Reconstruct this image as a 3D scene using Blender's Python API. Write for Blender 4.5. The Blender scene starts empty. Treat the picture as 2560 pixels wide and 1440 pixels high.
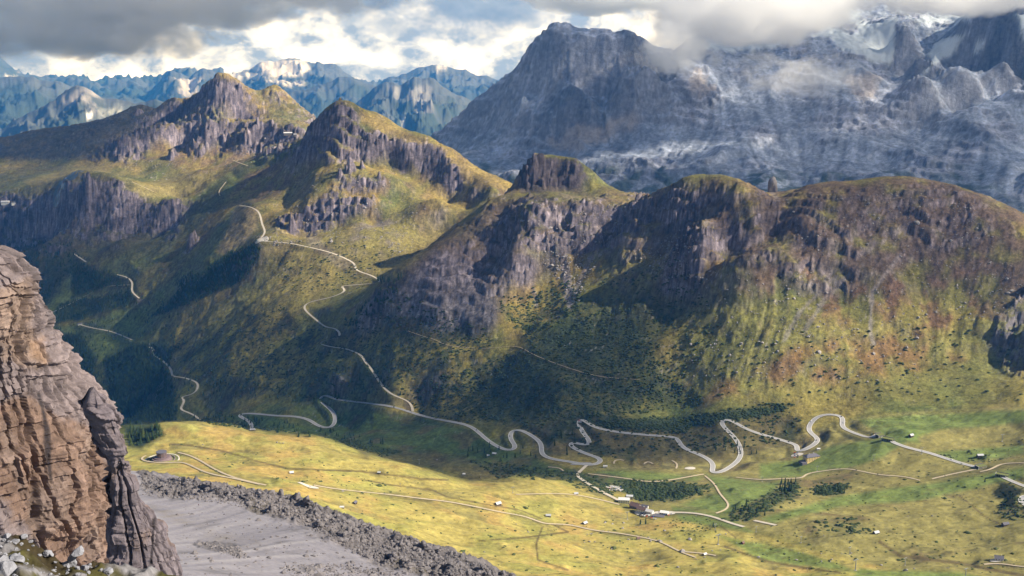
import bpy, bmesh, math, random
import numpy as np
from mathutils import Vector, Matrix, Euler
random.seed(7)
RNG = np.random.default_rng(7)
S = bpy.context.scene
COL = S.collection
# ------------------------------------------------------------------ camera
CAM_Z = 950.0                      # metres above the 2000 m contour
PITCH = math.radians(13.42)
FPX = 2808.0                       # focal length in pixels of the 2560 wide frame
cd = bpy.data.cameras.new('camera'); cam = bpy.data.objects.new('camera', cd); COL.objects.link(cam)
cd.sensor_width = 36.0; cd.lens = 36.0 * FPX / 2560.0
cd.clip_start = 0.5; cd.clip_end = 200000.0
cam.location = (0, 0, CAM_Z); cam.rotation_euler = (math.radians(90) - PITCH, 0, 0)
S.camera = cam
S.render.engine = 'CYCLES'
S.cycles.use_denoising = True
try: S.cycles.denoiser = 'OPENIMAGEDENOISE'
except Exception: pass
S.cycles.max_bounces = 12; S.cycles.diffuse_bounces = 3; S.cycles.glossy_bounces = 2
S.cycles.transparent_max_bounces = 24; S.cycles.volume_bounces = 10
S.cycles.volume_step_rate = 1.0; S.cycles.volume_max_steps = 256
S.view_settings.view_transform = 'Standard'; S.view_settings.look = 'None'
S.view_settings.gamma = 1.0; S.view_settings.use_curve_mapping = False
S.view_settings.exposure = 0.75
# ------------------------------------------------------------------ sun and sky
SUN_DIR = np.array([0.84, -0.12, 0.60]); SUN_DIR /= np.linalg.norm(SUN_DIR)      # towards the sun
sd = bpy.data.lights.new('sun', 'SUN'); sd.energy = 5.0; sd.angle = math.radians(0.5); sd.color = (1.0, 0.93, 0.82)
sun = bpy.data.objects.new('sun', sd); COL.objects.link(sun); sun.location = (3000, 0, 4000)
sun.rotation_euler = Vector(SUN_DIR).to_track_quat('Z', 'Y').to_euler()

def N(nt, kind, **kw):
    n = nt.nodes.new(kind)
    for k, v in kw.items():
        if k.startswith('_'): setattr(n, k[1:], v)
        else:
            key = int(k[1:]) if k[0] == 'i' and k[1:].isdigit() else k.replace('__', ' ')
            n.inputs[key].default_value = v
    return n
def L(nt, a, b): nt.links.new(a, b)
def math_node(nt, op, a, b=None, c=None, clamp=False):
    n = nt.nodes.new('ShaderNodeMath'); n.operation = op; n.use_clamp = clamp
    for i, x in enumerate((a, b, c)):
        if x is None: continue
        if isinstance(x, (int, float)): n.inputs[i].default_value = x
        else: nt.links.new(x, n.inputs[i])
    return n.outputs[0]
def mixc(nt, f, a, b, blend='MIX'):
    n = nt.nodes.new('ShaderNodeMix'); n.data_type = 'RGBA'; n.blend_type = blend
    for i, x in ((0, f), (6, a), (7, b)):
        if isinstance(x, (int, float)): n.inputs[i].default_value = x
        elif isinstance(x, tuple): n.inputs[i].default_value = x if len(x) == 4 else (*x, 1)
        else: nt.links.new(x, n.inputs[i])
    return n.outputs[2]
def ramp(nt, fac, stops, interp='EASE'):
    n = nt.nodes.new('ShaderNodeValToRGB'); n.color_ramp.interpolation = interp
    el = n.color_ramp.elements
    while len(el) > 1: el.remove(el[-1])
    for i, (p, c) in enumerate(stops):
        e = el[0] if i == 0 else el.new(p)
        e.position = p
        e.color = (c, c, c, 1) if isinstance(c, (int, float)) else (*c, 1)
    nt.links.new(fac, n.inputs[0]); return n.outputs[0]

W = bpy.data.worlds.new('World'); S.world = W; W.use_nodes = True
nt = W.node_tree; nt.nodes.clear()
out = nt.nodes.new('ShaderNodeOutputWorld')
sky = nt.nodes.new('ShaderNodeTexSky'); sky.sky_type = 'NISHITA'; sky.sun_disc = False
sky.sun_elevation = math.asin(SUN_DIR[2]); sky.sun_rotation = math.atan2(SUN_DIR[0], SUN_DIR[1])
sky.altitude = 2900; sky.air_density = 1.0; sky.dust_density = 0.3; sky.ozone_density = 2.0
bg1 = N(nt, 'ShaderNodeBackground', Strength=0.06); L(nt, sky.outputs[0], bg1.inputs[0])
tc = nt.nodes.new('ShaderNodeTexCoord')
sep = nt.nodes.new('ShaderNodeSeparateXYZ'); L(nt, tc.outputs['Generated'], sep.inputs[0])
# direction -> azimuth a = x / y, elevation e = z; stretched like far cloud banks
az = math_node(nt, 'ARCTAN2', sep.outputs[0], sep.outputs[1])
el = math_node(nt, 'ARCSINE', sep.outputs[2])
comb = nt.nodes.new('ShaderNodeCombineXYZ'); L(nt, az, comb.inputs[0]); L(nt, math_node(nt, 'MULTIPLY', el, 1.55), comb.inputs[1])
def cnoise(vec, scale, detail, rough=0.55, dist=0.0, off=(0, 0, 0)):
    m = N(nt, 'ShaderNodeVectorMath', _operation='ADD'); L(nt, vec, m.inputs[0]); m.inputs[1].default_value = off
    n = N(nt, 'ShaderNodeTexNoise', Scale=scale, Detail=detail, Roughness=rough, Distortion=dist); L(nt, m.outputs[0], n.inputs['Vector'])
    return n.outputs[0]
#CLOUDS
# cumulus banks near the horizon, a grey deck above them
nb = cnoise(comb.outputs[0], 7.0, 9, 0.58, 0.15, (3.1, 0.4, 1.0))        # big shapes
nf = cnoise(comb.outputs[0], 24.0, 8, 0.60, 0.2, (1.7, 2.2, 5.0))        # billows
nfs = cnoise(comb.outputs[0], 24.0, 8, 0.60, 0.2, (1.688, 2.185, 5.0))   # the same, a step towards the sun
# height of the cloud base: clouds cover everything above about -1.9 degrees, broken below
cover = math_node(nt, 'ADD', math_node(nt, 'MULTIPLY', el, 26.0), math_node(nt, 'MULTIPLY', nb, 2.2))
cover = math_node(nt, 'ADD', cover, math_node(nt, 'MULTIPLY', nf, 0.9))
cmask = ramp(nt, math_node(nt, 'ADD', cover, 0.75), [(0.10, 0.0), (0.45, 1.0)])
relief = math_node(nt, 'MULTIPLY', math_node(nt, 'SUBTRACT', nfs, nf), 5.0)
# grey deck: higher and to the left; the bright sunlit banks sit low and centre
deck = math_node(nt, 'ADD', math_node(nt, 'MULTIPLY', el, 15.0), math_node(nt, 'MULTIPLY', az, -1.3))
deck = math_node(nt, 'ADD', deck, math_node(nt, 'MULTIPLY', nb, 2.6))
deckf = ramp(nt, math_node(nt, 'ADD', deck, -1.25), [(0.05, 0.0), (0.55, 1.0)])
white = mixc(nt, math_node(nt, 'ADD', math_node(nt, 'ADD', relief, math_node(nt, 'MULTIPLY', nf, 3.4)), -1.20, clamp=True), (0.42, 0.46, 0.56), (1.75, 1.66, 1.58))
grey = mixc(nt, math_node(nt, 'ADD', math_node(nt, 'MULTIPLY', nf, 2.2), -0.6, clamp=True), (0.17, 0.185, 0.23), (0.50, 0.54, 0.62))
ccol = mixc(nt, deckf, white, grey)
# overhead the deck is a plain broken grey layer
hi = ramp(nt, el, [(0.10, 0.0), (0.35, 1.0)])
gap = ramp(nt, nb, [(0.42, 0.0), (0.56, 1.0)])
ccol = mixc(nt, hi, ccol, (0.13, 0.16, 0.22))
cm2 = mixc(nt, hi, cmask, gap)
below = ramp(nt, math_node(nt, 'MULTIPLY', el, -1.0), [(0.10, 0.0), (0.2, 1.0)])
cm2 = mixc(nt, below, cm2, (0, 0, 0))
bg2 = N(nt, 'ShaderNodeBackground', Strength=0.62); L(nt, ccol, bg2.inputs[0])
mixs = nt.nodes.new('ShaderNodeMixShader'); L(nt, cm2, mixs.inputs[0]); L(nt, bg1.outputs[0], mixs.inputs[1]); L(nt, bg2.outputs[0], mixs.inputs[2])
L(nt, mixs.outputs[0], out.inputs[0])
# ------------------------------------------------------------------ numpy noise
def _h(ix, iy, seed):
    h = (ix.astype(np.int64) * 374761393 + iy.astype(np.int64) * 668265263 + seed * 1442695041) & 0xffffffff
    h = ((h ^ (h >> 13)) * 1274126177) & 0xffffffff
    return h ^ (h >> 16)
def perlin(x, y, seed=0):
    x0 = np.floor(x); y0 = np.floor(y); fx = x - x0; fy = y - y0
    ix = x0.astype(np.int64); iy = y0.astype(np.int64)
    u = fx * fx * fx * (fx * (fx * 6 - 15) + 10); v = fy * fy * fy * (fy * (fy * 6 - 15) + 10)
    def g(dx, dy):
        a = _h(ix + dx, iy + dy, seed) * (2 * np.pi / 4294967296.0)
        return np.cos(a) * (fx - dx) + np.sin(a) * (fy - dy)
    a = g(0, 0); b = g(1, 0); c = g(0, 1); d = g(1, 1)
    return ((a + (b - a) * u) * (1 - v) + (c + (d - c) * u) * v) * 1.5
def fbm(x, y, scale, octv=5, seed=0, gain=0.5):
    s = 0; a = 1.0; f = 1.0 / scale; t = 0
    for i in range(octv):
        s = s + a * perlin(x * f + 17.3 * i, y * f - 9.1 * i, seed + i * 13); t += a; a *= gain; f *= 2.03
    return s / t
def ridged(x, y, scale, octv=5, seed=0, gain=0.55):
    s = 0; a = 1.0; f = 1.0 / scale; t = 0; w = 1.0
    for i in range(octv):
        n = 1 - np.abs(perlin(x * f + 5.7 * i, y * f + 3.3 * i, seed + i * 29)) * 1.6
        n = np.clip(n, 0, 1) ** 2
        s = s + a * n * w; w = np.clip(n * 1.6, 0.15, 1); t += a; a *= gain; f *= 2.05
    return s / t
def sstep(a, b, x):
    t = np.clip((x - a) / (b - a), 0, 1); return t * t * (3 - 2 * t)
# ------------------------------------------------------------------ picture <-> place
CP, SP = math.cos(PITCH), math.sin(PITCH)
def ray(u, v):
    """q = x / y and s = dz / y of the line of sight through a picture point."""
    a = (np.asarray(u, float) - 1280.0) / FPX; b = (720.0 - np.asarray(v, float)) / FPX
    den = CP + b * SP
    return a / den, (-SP + b * CP) / den
def pt(u, v, Y):
    q, s = ray(u, v); return np.array([q * Y, Y, CAM_Z + s * Y])
def project(x, y, z):
    z = z - CAM_Z; f = y * CP - z * SP; up = y * SP + z * CP
    return 1280.0 + FPX * x / f, 720.0 - FPX * up / f
# ------------------------------------------------------------------ smooth surface through points
def rbf_fit(P, c=60.0, lam=1e-3):
    P = np.asarray(P, float) / np.array([1000.0, 1000.0, 1000.0]); n = len(P); c = c / 1000.0
    d = np.sqrt((P[:, None, 0] - P[None, :, 0]) ** 2 + (P[:, None, 1] - P[None, :, 1]) ** 2 + c * c)
    A = np.zeros((n + 3, n + 3)); A[:n, :n] = d - lam * np.eye(n)
    A[:n, n] = 1; A[:n, n + 1:] = P[:, :2]; A[n, :n] = 1; A[n + 1:, :n] = P[:, :2].T
    w = np.linalg.solve(A, np.concatenate([P[:, 2], [0, 0, 0]]))
    return P[:, :2], w, c
def rbf_eval(fit, x, y):
    P, w, c = fit; sh = x.shape; x = x.ravel() / 1000.0; y = y.ravel() / 1000.0
    z = w[len(P)] + w[len(P) + 1] * x + w[len(P) + 2] * y
    z = z.astype(np.float64)
    xf = x.astype(np.float32); yf = y.astype(np.float32)
    for i in range(len(P)):
        z += w[i] * np.sqrt((xf - np.float32(P[i, 0])) ** 2 + (yf - np.float32(P[i, 1])) ** 2 + np.float32(c * c))
    return (z * 1000.0).reshape(sh)
# ------------------------------------------------------------------ painted regions
def poly_sd(u, v, poly):
    """signed distance (positive inside) of points to a polygon, only near its box"""
    p = np.asarray(poly, float); res = np.full(u.shape, -1e3)
    m = (u > p[:, 0].min() - 90) & (u < p[:, 0].max() + 90) & (v > p[:, 1].min() - 90) & (v < p[:, 1].max() + 90)
    x = u[m]; y = v[m]; d = np.full(x.shape, 1e9); ins = np.zeros(x.shape, bool)
    for i in range(len(p)):
        a = p[i]; b = p[(i + 1) % len(p)]; e = b - a; w0 = x - a[0]; w1 = y - a[1]
        t = np.clip((w0 * e[0] + w1 * e[1]) / (e @ e + 1e-9), 0, 1)
        d = np.minimum(d, (w0 - t * e[0]) ** 2 + (w1 - t * e[1]) ** 2)
        if abs(b[1] - a[1]) > 1e-9:
            c = ((a[1] > y) != (b[1] > y)) & (x < (b[0] - a[0]) * (y - a[1]) / (b[1] - a[1]) + a[0]); ins ^= c
    res[m] = np.sqrt(d) * np.where(ins, 1, -1); return res
def line_d(u, v, line):
    p = np.asarray(line, float); res = np.full(u.shape, 1e3)
    m = (u > p[:, 0].min() - 60) & (u < p[:, 0].max() + 60) & (v > p[:, 1].min() - 60) & (v < p[:, 1].max() + 60)
    x = u[m]; y = v[m]; d = np.full(x.shape, 1e9)
    for i in range(len(p) - 1):
        a = p[i]; e = p[i + 1] - a; w0 = x - a[0]; w1 = y - a[1]
        t = np.clip((w0 * e[0] + w1 * e[1]) / (e @ e + 1e-9), 0, 1)
        d = np.minimum(d, (w0 - t * e[0]) ** 2 + (w1 - t * e[1]) ** 2)
    res[m] = np.sqrt(d); return res
def lerp3(c, col, w):
    return c + (np.asarray(col)[None, None, :] - c) * w[..., None]
# ------------------------------------------------------------------ meshes
def mesh_np(name, verts, faces, col=None, extra=None, smooth=True, link=True):
    me = bpy.data.meshes.new(name)
    verts = np.ascontiguousarray(verts, np.float32).reshape(-1, 3); faces = np.ascontiguousarray(faces, np.int32)
    k = faces.shape[1]; nf = len(faces)
    me.vertices.add(len(verts)); me.vertices.foreach_set('co', verts.ravel())
    me.loops.add(nf * k); me.loops.foreach_set('vertex_index', faces.ravel())
    me.polygons.add(nf); me.polygons.foreach_set('loop_start', np.arange(nf, dtype=np.int32) * k)
    me.polygons.foreach_set('loop_total', np.full(nf, k, np.int32))
    me.polygons.foreach_set('use_smooth', np.full(nf, smooth, bool) if np.isscalar(smooth) else smooth)
    me.update(calc_edges=True)
    if col is not None:
        a = me.color_attributes.new('Col', 'FLOAT_COLOR', 'POINT')
        c = np.ones((len(verts), 4), np.float32); c[:, :3] = np.asarray(col).reshape(-1, 3); a.data.foreach_set('color', c.ravel())
    for k2, vals in (extra or {}).items():
        a = me.attributes.new(k2, 'FLOAT', 'POINT'); a.data.foreach_set('value', np.ascontiguousarray(vals, np.float32).ravel())
    o = bpy.data.objects.new(name, me)
    if link: COL.objects.link(o)
    return o
def grid_faces(nr, nc, i0=0):
    i = np.arange(nr - 1)[:, None] * nc + np.arange(nc - 1)[None, :]
    return np.stack([i, i + 1, i + nc + 1, i + nc], -1).reshape(-1, 4) + i0
def grid_mesh(name, X, Y, Z, col, extra=None, smooth=True, r0=0, r1=None, c0=0, c1=None, keep=None):
    sl = (slice(r0, r1), slice(c0, c1)); nr, nc = X[sl].shape
    V = np.stack([X[sl], Y[sl], Z[sl]], -1).reshape(-1, 3); F = grid_faces(nr, nc)
    C = col[sl].reshape(-1, 3)
    ex = {k: v[sl].ravel() for k, v in (extra or {}).items()}
    if keep is not None:
        F = F[keep[sl][:-1, :-1].ravel()]; used = np.unique(F); rm = np.full(len(V), -1); rm[used] = np.arange(len(used))
        V = V[used]; C = C[used]; F = rm[F]; ex = {k: v[used] for k, v in ex.items()}
    return mesh_np(name, V, F, C, ex, smooth)
def tag(o, label=None, cat=None, group=None, kind=None):
    if label: o['label'] = label
    if cat: o['category'] = cat
    if group: o['group'] = group
    if kind: o['kind'] = kind
    return o
# ------------------------------------------------------------------ materials
MATS = {}
def mat_ground(name, scale=0.25, amount=0.35, bump=0.6, bscale=0.12, bdist=1.5, rough=0.95, strat=0.0, c2=None):
    """earth, grass and rock: colour from the painted map, broken up by noise at several sizes"""
    if name in MATS: return MATS[name]
    m = bpy.data.materials.new(name); m.use_nodes = True; t = m.node_tree; b = t.nodes['Principled BSDF']
    b.inputs['Roughness'].default_value = rough; b.inputs['Specular IOR Level'].default_value = 0.15
    at = N(t, 'ShaderNodeAttribute', _attribute_name='Col'); geo = t.nodes.new('ShaderNodeNewGeometry')
    n1 = N(t, 'ShaderNodeTexNoise', Scale=scale, Detail=8, Roughness=0.7); L(t, geo.outputs['Position'], n1.inputs['Vector'])
    n2 = N(t, 'ShaderNodeTexNoise', Scale=scale * 0.13, Detail=6, Roughness=0.65); L(t, geo.outputs['Position'], n2.inputs['Vector'])
    f = math_node(t, 'ADD', math_node(t, 'MULTIPLY', n1.outputs[0], 1.3), math_node(t, 'MULTIPLY', n2.outputs[0], 0.7))
    f = math_node(t, 'MULTIPLY_ADD', math_node(t, 'SUBTRACT', f, 1.0), amount * 4.0, 1.0)
    f = math_node(t, 'MAXIMUM', f, 0.25)
    mm = N(t, 'ShaderNodeVectorMath', _operation='SCALE'); L(t, at.outputs['Color'], mm.inputs[0]); L(t, f, mm.inputs['Scale'])
    L(t, mm.outputs[0], b.inputs['Base Color'])
    bn = N(t, 'ShaderNodeTexNoise', Scale=bscale, Detail=9, Roughness=0.72); L(t, geo.outputs['Position'], bn.inputs['Vector'])
    h = bn.outputs[0]
    if strat:
        sx = t.nodes.new('ShaderNodeSeparateXYZ'); L(t, geo.outputs['Position'], sx.inputs[0])
        cx = t.nodes.new('ShaderNodeCombineXYZ')
        L(t, math_node(t, 'MULTIPLY', sx.outputs[0], 0.12), cx.inputs[0]); L(t, math_node(t, 'MULTIPLY', sx.outputs[1], 0.12), cx.inputs[1]); L(t, sx.outputs[2], cx.inputs[2])
        sn = N(t, 'ShaderNodeTexNoise', Scale=strat, Detail=5, Roughness=0.7); L(t, cx.outputs[0], sn.inputs['Vector'])
        h = math_node(t, 'ADD', h, math_node(t, 'MULTIPLY', sn.outputs[0], 0.9))
    bp = N(t, 'ShaderNodeBump', Strength=bump, Distance=bdist); L(t, h, bp.inputs['Height']); L(t, bp.outputs[0], b.inputs['Normal'])
    MATS[name] = m; return m
def mat_plain(name, col, rough=0.8, metal=0.0, noise=0.15, nscale=0.6, bump=0.0):
    if name in MATS: return MATS[name]
    m = bpy.data.materials.new(name); m.use_nodes = True; t = m.node_tree; b = t.nodes['Principled BSDF']
    b.inputs['Roughness'].default_value = rough; b.inputs['Metallic'].default_value = metal; b.inputs['Specular IOR Level'].default_value = 0.3
    geo = t.nodes.new('ShaderNodeNewGeometry')
    n1 = N(t, 'ShaderNodeTexNoise', Scale=nscale, Detail=6, Roughness=0.65); L(t, geo.outputs['Position'], n1.inputs['Vector'])
    f = math_node(t, 'MULTIPLY_ADD', math_node(t, 'SUBTRACT', n1.outputs[0], 0.5), noise * 4, 1.0)
    mm = N(t, 'ShaderNodeVectorMath', _operation='SCALE'); mm.inputs[0].default_value = col; L(t, f, mm.inputs['Scale'])
    L(t, mm.outputs[0], b.inputs['Base Color'])
    if bump:
        bp = N(t, 'ShaderNodeBump', Strength=bump, Distance=0.3); L(t, n1.outputs[0], bp.inputs['Height']); L(t, bp.outputs[0], b.inputs['Normal'])
    MATS[name] = m; return m
# ================================================================== valley, meadows and the ridge behind them
MIDP = []
def P(u, v, Y): MIDP.append(pt(u, v, Y))
def PZ(u, Y, z): q, s = ray(u, 700.0); MIDP.append(np.array([q * Y, Y, z]))
def cliff(pts, drop, dY, off=12):
    for (u, v, Y) in pts:
        P(u, v, Y + off); P(u, v + drop, Y - dY)
skyline = [(-300,380,6200),(-150,360,6200),(0,345,6200),(100,322,6300),(200,318,6350),(270,300,6350),(325,288,6300),(345,262,6250),(375,268,6250),(405,290,6200),(425,248,6100),(480,242,6000),(500,236,5900),(527,208,5750),(545,195,5700),(578,198,5700),(605,216,5750),(640,236,5800),(662,226,5900),(683,212,5900),(705,218,5900),(738,255,5850),(765,292,5700),
 (1000,318,4450),(1050,350,4400),(1090,365,4350),(1130,392,4300),(1200,428,4200),(1280,460,4050),
 (1300,440,3440),(1312,412,3420),(1330,399,3420),(1400,402,3420),(1440,414,3400),(1462,440,3380),(1500,465,3350),(1560,488,3250),(1605,508,3150),(1625,494,3050),(1680,480,3000),(1750,468,2950),(1800,458,2920),(1850,458,2900),(1890,475,2930),(1922,496,2950),(1960,492,2930),(1990,478,2920),(2060,464,2890),(2150,460,2880),(2250,458,2870),(2340,462,2860),(2400,475,2840),(2460,500,2810),(2510,522,2780),(2560,546,2750),(2700,620,2680),(3000,720,2560)]
for (u, v, Y) in skyline:
    P(u, v, Y); z = pt(u, v, Y)[2]
    PZ(u, Y + 450, z - 190); 
    if u > 1250 or u < 640: PZ(u, Y + 1100, z - 400)
for (u, v, Y) in [(786,300,4390),(812,276,4360),(842,262,4350),(862,262,4350),(900,271,4400),(950,286,4450)]:
    P(u, v, Y); z = pt(u, v, Y)[2]; PZ(u, Y + 420, z - 110)
cliff([(786,303,4360),(820,280,4340),(850,272,4330),(880,300,4300),(905,332,4260)], 95, 100)
cliff([(915,336,4230),(955,345,4230),(992,355,4220)], 32, 15)
cliff([(1008,362,4200),(1040,358,4190),(1070,360,4180),(1092,378,4150),(1120,410,4100),(1145,440,4060)], 62, 45)
cliff([(835,452,3990),(900,450,3990),(960,455,3990)], 22, 6)
cliff([(765,525,3900),(800,492,3920),(830,480,3930),(860,500,3900),(930,505,3880)], 58, 45)
cliff([(1306,420,3405),(1330,416,3395),(1400,424,3390),(1450,424,3375)], 38, 12)
cliff([(1170,478,3950),(1195,466,3950),(1232,470,3900)], 42, 30)
cliff([(440,256,6030),(490,250,5930),(545,218,5660),(580,220,5660),(600,250,5650)], 58, 60)
cliff([(520,322,5350),(560,300,5400),(640,320,5300),(700,335,5250),(735,345,5200)], 46, 40)
cliff([(300,368,5400),(350,345,5450),(420,322,5500)], 24, 20)
cliff([(0,525,4900),(60,512,4850),(130,500,4800),(160,476,4750),(250,462,4700),(330,500,4650),(420,516,4600)], 80, 60)
cliff([(1850,640,2650),(1920,630,2660),(1960,650,2640),(2020,690,2600),(2085,690,2600)], 36, 12)
cliff([(1730,572,2760),(1780,560,2770),(1880,540,2790)], 30, 10)
cliff([(1330,545,3090),(1400,530,3110),(1500,520,3110),(1580,522,3080)], 50, 25)
cliff([(1290,612,3010),(1400,600,3030),(1480,600,3030)], 42, 20)
cliff([(2490,830,2400),(2525,770,2450),(2570,735,2480)], 70, 40)
for a in [  # left plateau, saddle, slopes under the left ridge
 (0,400,5700),(150,405,5600),(300,402,5400),(170,438,5200),(60,450,5200),(300,450,5000),(400,460,4950),(500,430,4950),(600,400,4950),(700,370,4950),(750,350,4900),(780,345,4800),
 (400,400,5300),(350,430,5200),(450,370,5500),(600,350,5300),(700,290,5600),(640,280,5650),(0,480,5050),(450,500,4750),(550,470,4600),(600,500,4400),(660,460,4500),(700,420,4550),(740,400,4500),(500,520,4450),
 # forested bowl on the left
 (0,640,4550),(100,620,4500),(200,640,4450),(300,600,4400),(420,600,4300),(520,570,4200),(0,760,4350),(110,790,4100),(200,760,4140),(300,700,4150),(350,740,4000),(430,740,3900),(200,900,3750),(100,900,3900),(0,900,4000),(330,1040,3300),(300,960,3450),(200,1000,3500),(0,1050,3500),
 # slope below the peak
 (620,520,4050),(650,600,3700),(560,600,3950),(500,660,3850),(600,680,3650),(720,520,4050),(780,440,4150),(740,480,4150),(860,430,4080),(900,400,4150),(1000,440,4050),(1000,520,3900),(900,560,3780),(870,570,3780),(760,600,3700),(700,640,3650),(850,640,3550),(1000,600,3650),(1050,540,3800),(1100,500,3850),(1150,530,3850),(1200,520,3850),(1250,480,3950),(1050,640,3550),(950,700,3350),(800,720,3400),(700,760,3350),(600,780,3450),(500,850,3450),(400,880,3550),(350,860,3650),(440,940,3300),(700,850,3200),(800,850,3120),(600,950,3080),(450,1000,3120),(500,1040,3050),(900,850,2990),(850,930,2860),(700,1000,2900),(780,1070,2700),(830,990,2830),(600,1040,2860),(640,1075,2750),(550,1035,3000),
 (1100,570,3780),(1180,560,3750),(1050,600,3700),
 # central buttress
 (1240,490,3330),(1180,555,3240),(1100,612,3130),(1030,670,3050),(965,705,3050),(905,760,3110),(860,800,3080),(1260,540,3240),(1200,620,3110),(1130,680,3030),(1050,740,2960),(960,800,2970),(1250,660,3060),(1200,750,2920),(1230,800,2820),(1150,850,2790),(1050,850,2820),(1290,862,2740),(1300,740,2940),(1350,800,2800),(1360,680,2990),(1420,650,3010),(1420,720,2920),(1500,640,3010),(1540,600,3000),(1600,560,2990),(1400,480,3300),(1500,500,3230),(1350,480,3320),
 # spur in front of the bowl
 (1300,872,2700),(1350,832,2730),(1400,792,2765),(1450,748,2810),(1500,705,2860),(1560,645,2915),(1620,575,2975),(1650,532,3015),
 (1500,800,2725),(1600,700,2780),(1700,620,2860),(1400,880,2635),(1600,800,2680),(1700,720,2720),(1800,640,2760),(1900,600,2780),(1800,520,2870),(1700,540,2930),(1400,950,2500),(1600,900,2520),(1800,800,2560),(1800,900,2450),(1800,970,2380),(1940,560,2800),(2000,560,2760),(2000,640,2670),(2000,800,2500),(2000,900,2400),(2100,800,2490),(2100,620,2680),(2200,560,2750),(2300,540,2770),(2400,560,2740),(2450,640,2640),(2400,700,2580),(2300,700,2590),(2200,720,2570),(2200,850,2440),(2100,950,2350),(2200,980,2290),(2350,900,2380),(2300,960,2310),(2450,950,2290),(2420,860,2400),(2420,800,2460),(2450,740,2520),(2540,640,2610),(2560,600,2660),(2600,800,2370),(2560,960,2230),(2700,900,2260),
 (1200,950,2650),(1000,900,2790),(1100,920,2700),(1000,980,2670),(1030,1020,2660),(1150,1020,2560),(1300,960,2560),(1300,1020,2480),(1450,1000,2440),(1600,990,2420),(1700,1010,2390),(1750,1000,2370),(1900,1010,2310),(2080,1012,2290),(2300,1010,2230),(2560,1000,2150),
 # valley with the hairpin road
 (700,1040,2800),(900,1040,2690),(1000,1060,2580),(900,1090,2560),(1100,1100,2420),(1200,1080,2430),(1150,1060,2480),(1290,1125,2280),(1180,1150,2260),(1280,1080,2380),(1360,1130,2240),(1450,1050,2340),(1480,1160,2150),(1450,1100,2290),(1600,1080,2270),(1560,1040,2345),(1700,1060,2300),(1700,1110,2230),(1600,1130,2210),(1785,1180,2080),(1840,1120,2180),(1810,1052,2260),(1920,1085,2230),(2020,1140,2090),(2080,1038,2250),(2110,1070,2190),(2200,1090,2080),(2230,1108,2030),(2440,1165,1910),(2560,1045,2080),(2350,1080,2070),(2560,1120,1960),(2350,1140,1970),
 # near terrace
 (330,1110,1900),(400,1062,1950),(500,1057,1970),(640,1080,1960),(800,1096,1960),(900,1128,1940),(1050,1170,1890),(1180,1208,1850),(405,1150,1770),(560,1120,1850),(700,1140,1800),(850,1180,1760),(700,1190,1680),(1000,1240,1710),(1240,1260,1730),(1350,1210,1890),(1300,1195,1930),(1420,1225,1900),(1340,1300,1710),(1550,1350,1640),(1900,1300,1690),(1600,1430,1480),(1300,1400,1470),(1000,1330,1490),(700,1250,1500),(400,1190,1620),(2100,1300,1650),(2560,1300,1610),(2560,1440,1395),(2000,1440,1440),(2300,1400,1490),(1580,1260,1880),(1500,1212,1990),(2560,1200,1790),(2300,1200,1880),(2000,1250,1830),(2150,1230,1850),(1850,1200,1980),(1700,1200,2020),(1700,1165,2110),(1640,1230,1950),(1800,1260,1820),(1760,1320,1680)]:
    P(*a)
for a in [(300,2200,120),(400,2250,90),(500,2300,70),(500,2550,-30),(650,2250,80),(650,2500,-20),(800,2230,60),(900,2180,60),(1050,2080,60),(1180,2020,60),(300,2600,-60),(0,2000,200),(-300,2000,220),(-300,2600,-60),(0,2600,-80),(-300,3400,-250),(-300,4300,-100),(100,2900,-190),
          (0,1200,330),(640,1200,320),(1280,1200,310),(1900,1200,285),(2560,1200,285),(2900,1200,290),(2900,1700,260),(2900,2000,260),(3000,2300,330),(-300,1200,340),
          (1500,7200,-100),(1900,7200,-100),(2300,7200,-100),(2800,7200,-100),(1900,5600,-20),(1600,6000,-50),(1500,5200,20),(2400,4600,20),(1200,5900,-40),(300,7200,0),(1000,5600,60),(1200,5000,120),(2900,4600,50),(-300,7200,0),(2200,6800,50),(1300,6800,-20),(700,6900,50)]:
    PZ(*a)
P0 = np.array(MIDP); _, ui = np.unique(np.round(P0[:, :2] / 12), axis=0, return_index=True)
FIT = rbf_fit(P0[np.sort(ui)], c=45.0, lam=2e-3)
NQ, NY = 1120, 740
qs = np.concatenate([np.linspace(-0.95, -0.53, 40, endpoint=False), np.linspace(-0.53, 0.53, NQ), np.linspace(0.53, 0.95, 41)[1:]])
Y0, Y1 = 1180.0, 7200.0
ys = Y0 * (Y1 / Y0) ** (np.linspace(0, 1, NY))
Q, YY = np.meshgrid(qs, ys); XX = Q * YY
ZB = rbf_eval(FIT, XX, YY)
U, V = project(XX, YY, ZB)

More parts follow.
